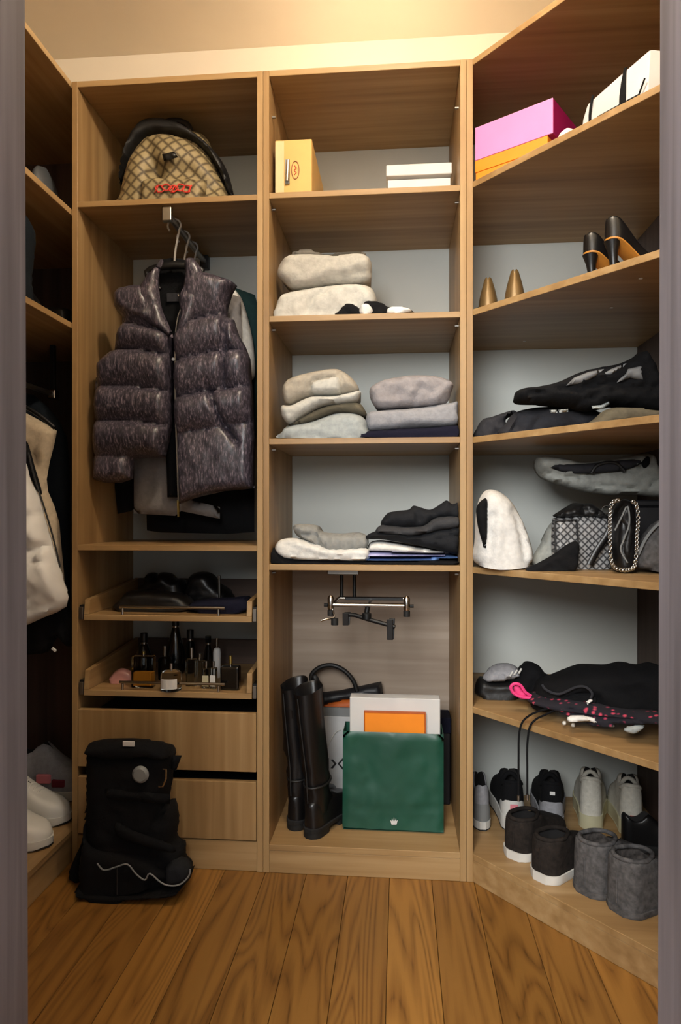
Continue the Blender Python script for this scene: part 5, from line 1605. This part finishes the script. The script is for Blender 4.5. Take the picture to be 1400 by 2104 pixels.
for pl in ([(1134, 1454), (1112, 1460), (1090, 1469), (1074, 1484), (1067, 1510), (1066, 1560), (1066, 1634)], [(1144, 1458), (1122, 1468), (1102, 1478), (1089, 1494), (1084, 1530), (1084, 1580), (1084, 1632)]):
    pts = spline(pl, 5)
    tube('cord', [at(px, py, -0.17 if py > 1480 else -0.17 + 0.05 * min(1.0, (1480 - py) / 24.0)) for px, py in pts], 0.0028, 'black_cotton', cords, n=7)
    e = pl[-1]
    tube('cord_tip', [at(e[0], e[1], -0.17), at(e[0], e[1] + 12, -0.17)], 0.0038, 'dull_metal', cords, n=8)

# ---- bottom: shoes
zb_ = 0.0825
sneaker(1.262, 0.150, zb_, 90, 'grey mesh high sneaker half hidden behind the divider', 'mesh_grey', 'white_rubber', L=0.26, W=0.076, hs=1.35, heel_mat='grey_plastic')
sneaker(1.358, 0.150, zb_, 88, 'black sneaker with white heel and pink patch, left of the pair', 'black_cotton', 'white_rubber', L=0.27, W=0.108, hs=1.3, sole_h=0.045, heel_mat='white_rubber', patch=('rose', 0.078, 0.012), collar='black_cotton', group='black sneakers')
sneaker(1.475, 0.150, zb_, 82, 'black sneaker with grey heel and no pink patch, right of the pair', 'black_cotton', 'mesh_grey', L=0.27, W=0.108, hs=1.3, sole_h=0.045, heel_mat='mesh_grey', patch=('white_card', 0.125, 0.008), collar='black_cotton', group='black sneakers')
ankle_boot(1.328, -0.022, zb_, 50, 'dark brown slip-on boot with white sole, behind its twin', 'suede_umber', 'white_rubber', 0.26, 0.106, 0.088, 0.055, 'dark brown boots', sole_h=0.024, lining='insole_dark')
ankle_boot(1.380, -0.135, zb_, 44, 'dark brown slip-on boot with white sole, nearest the shelf edge', 'suede_umber', 'white_rubber', 0.26, 0.106, 0.088, 0.055, 'dark brown boots', sole_h=0.024, lining='insole_dark')
ankle_boot(1.482, -0.190, zb_, 40, 'grey fleece-lined suede boot, left and farther of the pair', 'suede_grey', 'suede_grey', 0.26, 0.122, 0.118, 0.075, 'grey suede boots', rim_w=0.84)
ankle_boot(1.541, -0.264, zb_, 32, 'grey fleece-lined suede boot, right and nearer of the pair', 'suede_grey', 'suede_grey', 0.26, 0.122, 0.118, 0.075, 'grey suede boots', rim_w=0.84)
sneaker(1.600, 0.180, zb_, 76, 'beige knitted sneaker with chunky cream sole, left of the pair', 'mesh_beige', 'cream_rubber', L=0.23, W=0.104, hs=1.4, sole_h=0.045, collar='mesh_beige', group='beige sneakers')
t_ = sneaker(1.714, 0.145, zb_, 80, 'beige knitted sneaker with red tab by the door frame', 'mesh_beige', 'cream_rubber', L=0.23, W=0.104, hs=1.35, sole_h=0.045, collar='mesh_beige', group='beige sneakers', patch=('red_thread', 0.062, 0.008))
sneaker(1.655, 0.062, zb_, 0, 'black low shoe at the far right beside the grey boots', 'black_leather', 'black_rubber', L=0.165, W=0.075)

# =================================================================== LEFT UNIT, contents
soft('grey_hat', 'shiny grey cap on the top shelf of the left unit', 'cap', [(66, 395), (70, 362), (80, 347), (94, 344), (106, 356), (114, 374), (116, 395)], 0.10, 0.06, 0.07, 'dark_grey_cloth', step=5, zb=2.0105, rim=18)
soft('round_bag', 'dark grey round bag on the left unit, partly behind door frame', 'bag', [(-4, 600), (-8, 540), (-10, 480), (4, 446), (28, 434), (52, 440), (65, 460), (67, 484), (60, 540), (58, 600)], -0.12, 0.06, 0.06, 'ink_wool', step=9, zb=1.6618, rim=34)
soft('black_shoe', 'black rounded shoe on middle shelf of the left unit', 'shoe', [(20, 640), (24, 600), (40, 584), (60, 590), (76, 606), (84, 628), (88, 645)], 0.02, 0.05, 0.05, 'black_leather', step=6, zb=1.6615, rim=18)
soft('flat_clutch', 'flat black clutch on middle shelf beside the oak divider', 'bag', [(92, 672), (96, 640), (112, 633), (140, 634), (150, 642), (150, 672)], 0.17, 0.05, 0.05, 'soft_black_leather', step=6, zb=1.6615, rim=8)

soft('dark_coat', 'long blue-black coat hanging farthest back in the left unit', 'coat',
     [(-60, 810), (20, 800), (70, 812), (98, 836), (120, 862), (138, 900), (143, 960), (144, 1270), (60, 1275), (-60, 1275)], 0.15, 0.03, 0.03, 'ink_wool', step=11, smooth=False, rim=24, wr=0.008, wf=(18, 90), seed=80)
soft('beige_jacket', 'beige suede jacket hanging between dark coat and white puffer', 'jacket',
     [(-60, 842), (20, 842), (56, 850), (86, 866), (117, 885), (112, 912), (102, 950), (96, 985), (99, 1010), (112, 1040), (122, 1075), (127, 1130), (132, 1185), (134, 1222), (110, 1232), (40, 1238), (-60, 1238)], 0.08, 0.028, 0.025, 'beige_suede', step=10, smooth=False, rim=22, wr=0.006, wf=(16, 60), seed=81,
     creases=[([(72, 920), (80, 960), (96, 990)], 4, 0.010), ([(60, 905), (90, 965), (112, 1090)], 4, 0.008)])
pj_ = soft('puffer_jacket', 'white quilted puffer jacket hanging nearest in the left unit', 'jacket',
           [(-80, 940), (30, 940), (54, 952), (64, 990), (82, 1024), (94, 1070), (106, 1112), (118, 1150), (130, 1190), (141, 1226), (137, 1246), (118, 1258), (92, 1268), (52, 1286), (0, 1300), (-80, 1310)], 0.0, 0.03, 0.035, 'puffer_white', step=9, smooth=False, rim=20, wr=0.008, wf=(24, 30), seed=82,
           puff=([[(-80, 1080), (104, 1060)], [(-80, 1150), (120, 1120)], [(-80, 1285), (40, 1268), (140, 1232)]], 0.034),
           creases=[([(62, 1170), (96, 1116)], 4, 0.020), ([(66, 1230), (58, 1150)], 4, 0.016), ([(52, 1186), (90, 1150), (122, 1150)], 4, 0.014), ([(62, 1212), (70, 1222), (84, 1220), (88, 1208), (78, 1200), (66, 1204)], 3, 0.010)])
tube('zipper', [at(px, py, 0.0) for px, py in spline([(58, 930), (72, 985), (90, 1040), (108, 1100), (124, 1165)], 5)], 0.003, 'dark_ink', pj_, n=6)
pillow('dark_facing', [(52, 912), (58, 912), (72, 960), (86, 1010), (80, 1014), (64, 985), (52, 955)], 0.02, 0.012, 0.01, 'black_cotton', pj_, step=5, rim=4)
soft('black_trousers', 'black trousers hanging below the white puffer jacket', 'trousers',
     [(-60, 1255), (120, 1240), (146, 1252), (157, 1282), (153, 1302), (157, 1318), (150, 1328), (134, 1326), (122, 1310), (112, 1318), (100, 1338), (60, 1345), (-60, 1345)], 0.062, 0.02, 0.02, 'black_cotton', step=8, rim=12, wr=0.008, wf=(18, 30), seed=83)
p = at(112, 1334, 0.02)
tube('white_tag', [(p.x - 0.006, 0.018, p.z + 0.004), (p.x + 0.006, 0.018, p.z - 0.006)], 0.005, 'white_card', bpy.data.objects['black_trousers'], n=6)
hz = thing('clothes_hanger', (LRX, 0.0, LRZ), 'steel hanger hook on the left rail, beside the door frame', 'hanger')
hk = [(LRX + 0.016 * math.cos(R(a)), 0.0, LRZ + 0.016 * math.sin(R(a)) - 0.004) for a in range(-60, 200, 20)]
tube('hook', [(LRX + 0.004, 0, LRZ - 0.075), (LRX + 0.004, 0, LRZ - 0.03)] + hk, 0.0024, 'chrome', hz, n=6)
tube('shoulder_bar', spline([(LRX - 0.19, 0.0, LRZ - 0.15), (LRX - 0.08, 0.0, LRZ - 0.09), (LRX, 0.0, LRZ - 0.072), (LRX + 0.06, 0.0, LRZ - 0.10), (LRX + 0.11, 0.0, LRZ - 0.14)], 4), 0.007, 'black_plastic', hz)

zl = 0.1005
sneaker(-0.300, -0.060, zl, -8, 'white leather sneaker nearest the door, on the left unit base', 'white_leather', 'white_rubber', L=0.285, W=0.105, hs=1.15, laces='white_cotton', group='white sneakers')
sneaker(-0.318, 0.075, zl, -4, 'white leather sneaker between its twin and the grey sneaker', 'white_leather', 'white_rubber', L=0.28, W=0.105, hs=1.2, laces='white_cotton', group='white sneakers')
gsn = sneaker(-0.34, 0.24, zl, 2, 'grey sneaker with red and pink side panel, at the back left', 'mesh_grey', 'white_rubber', L=0.28, W=0.105, hs=1.75, sole_h=0.035)
bm = bmesh.new()
bm_box(bm, 0.17, 0.215, -0.056, -0.042, 0.05, 0.075, 0.003)
finish('red_panel', bm, 'maroon', gsn, True)
bm = bmesh.new()
bm_box(bm, 0.115, 0.165, -0.052, -0.038, 0.06, 0.09, 0.003)
finish('pink_panel', bm, 'rose', gsn, True)
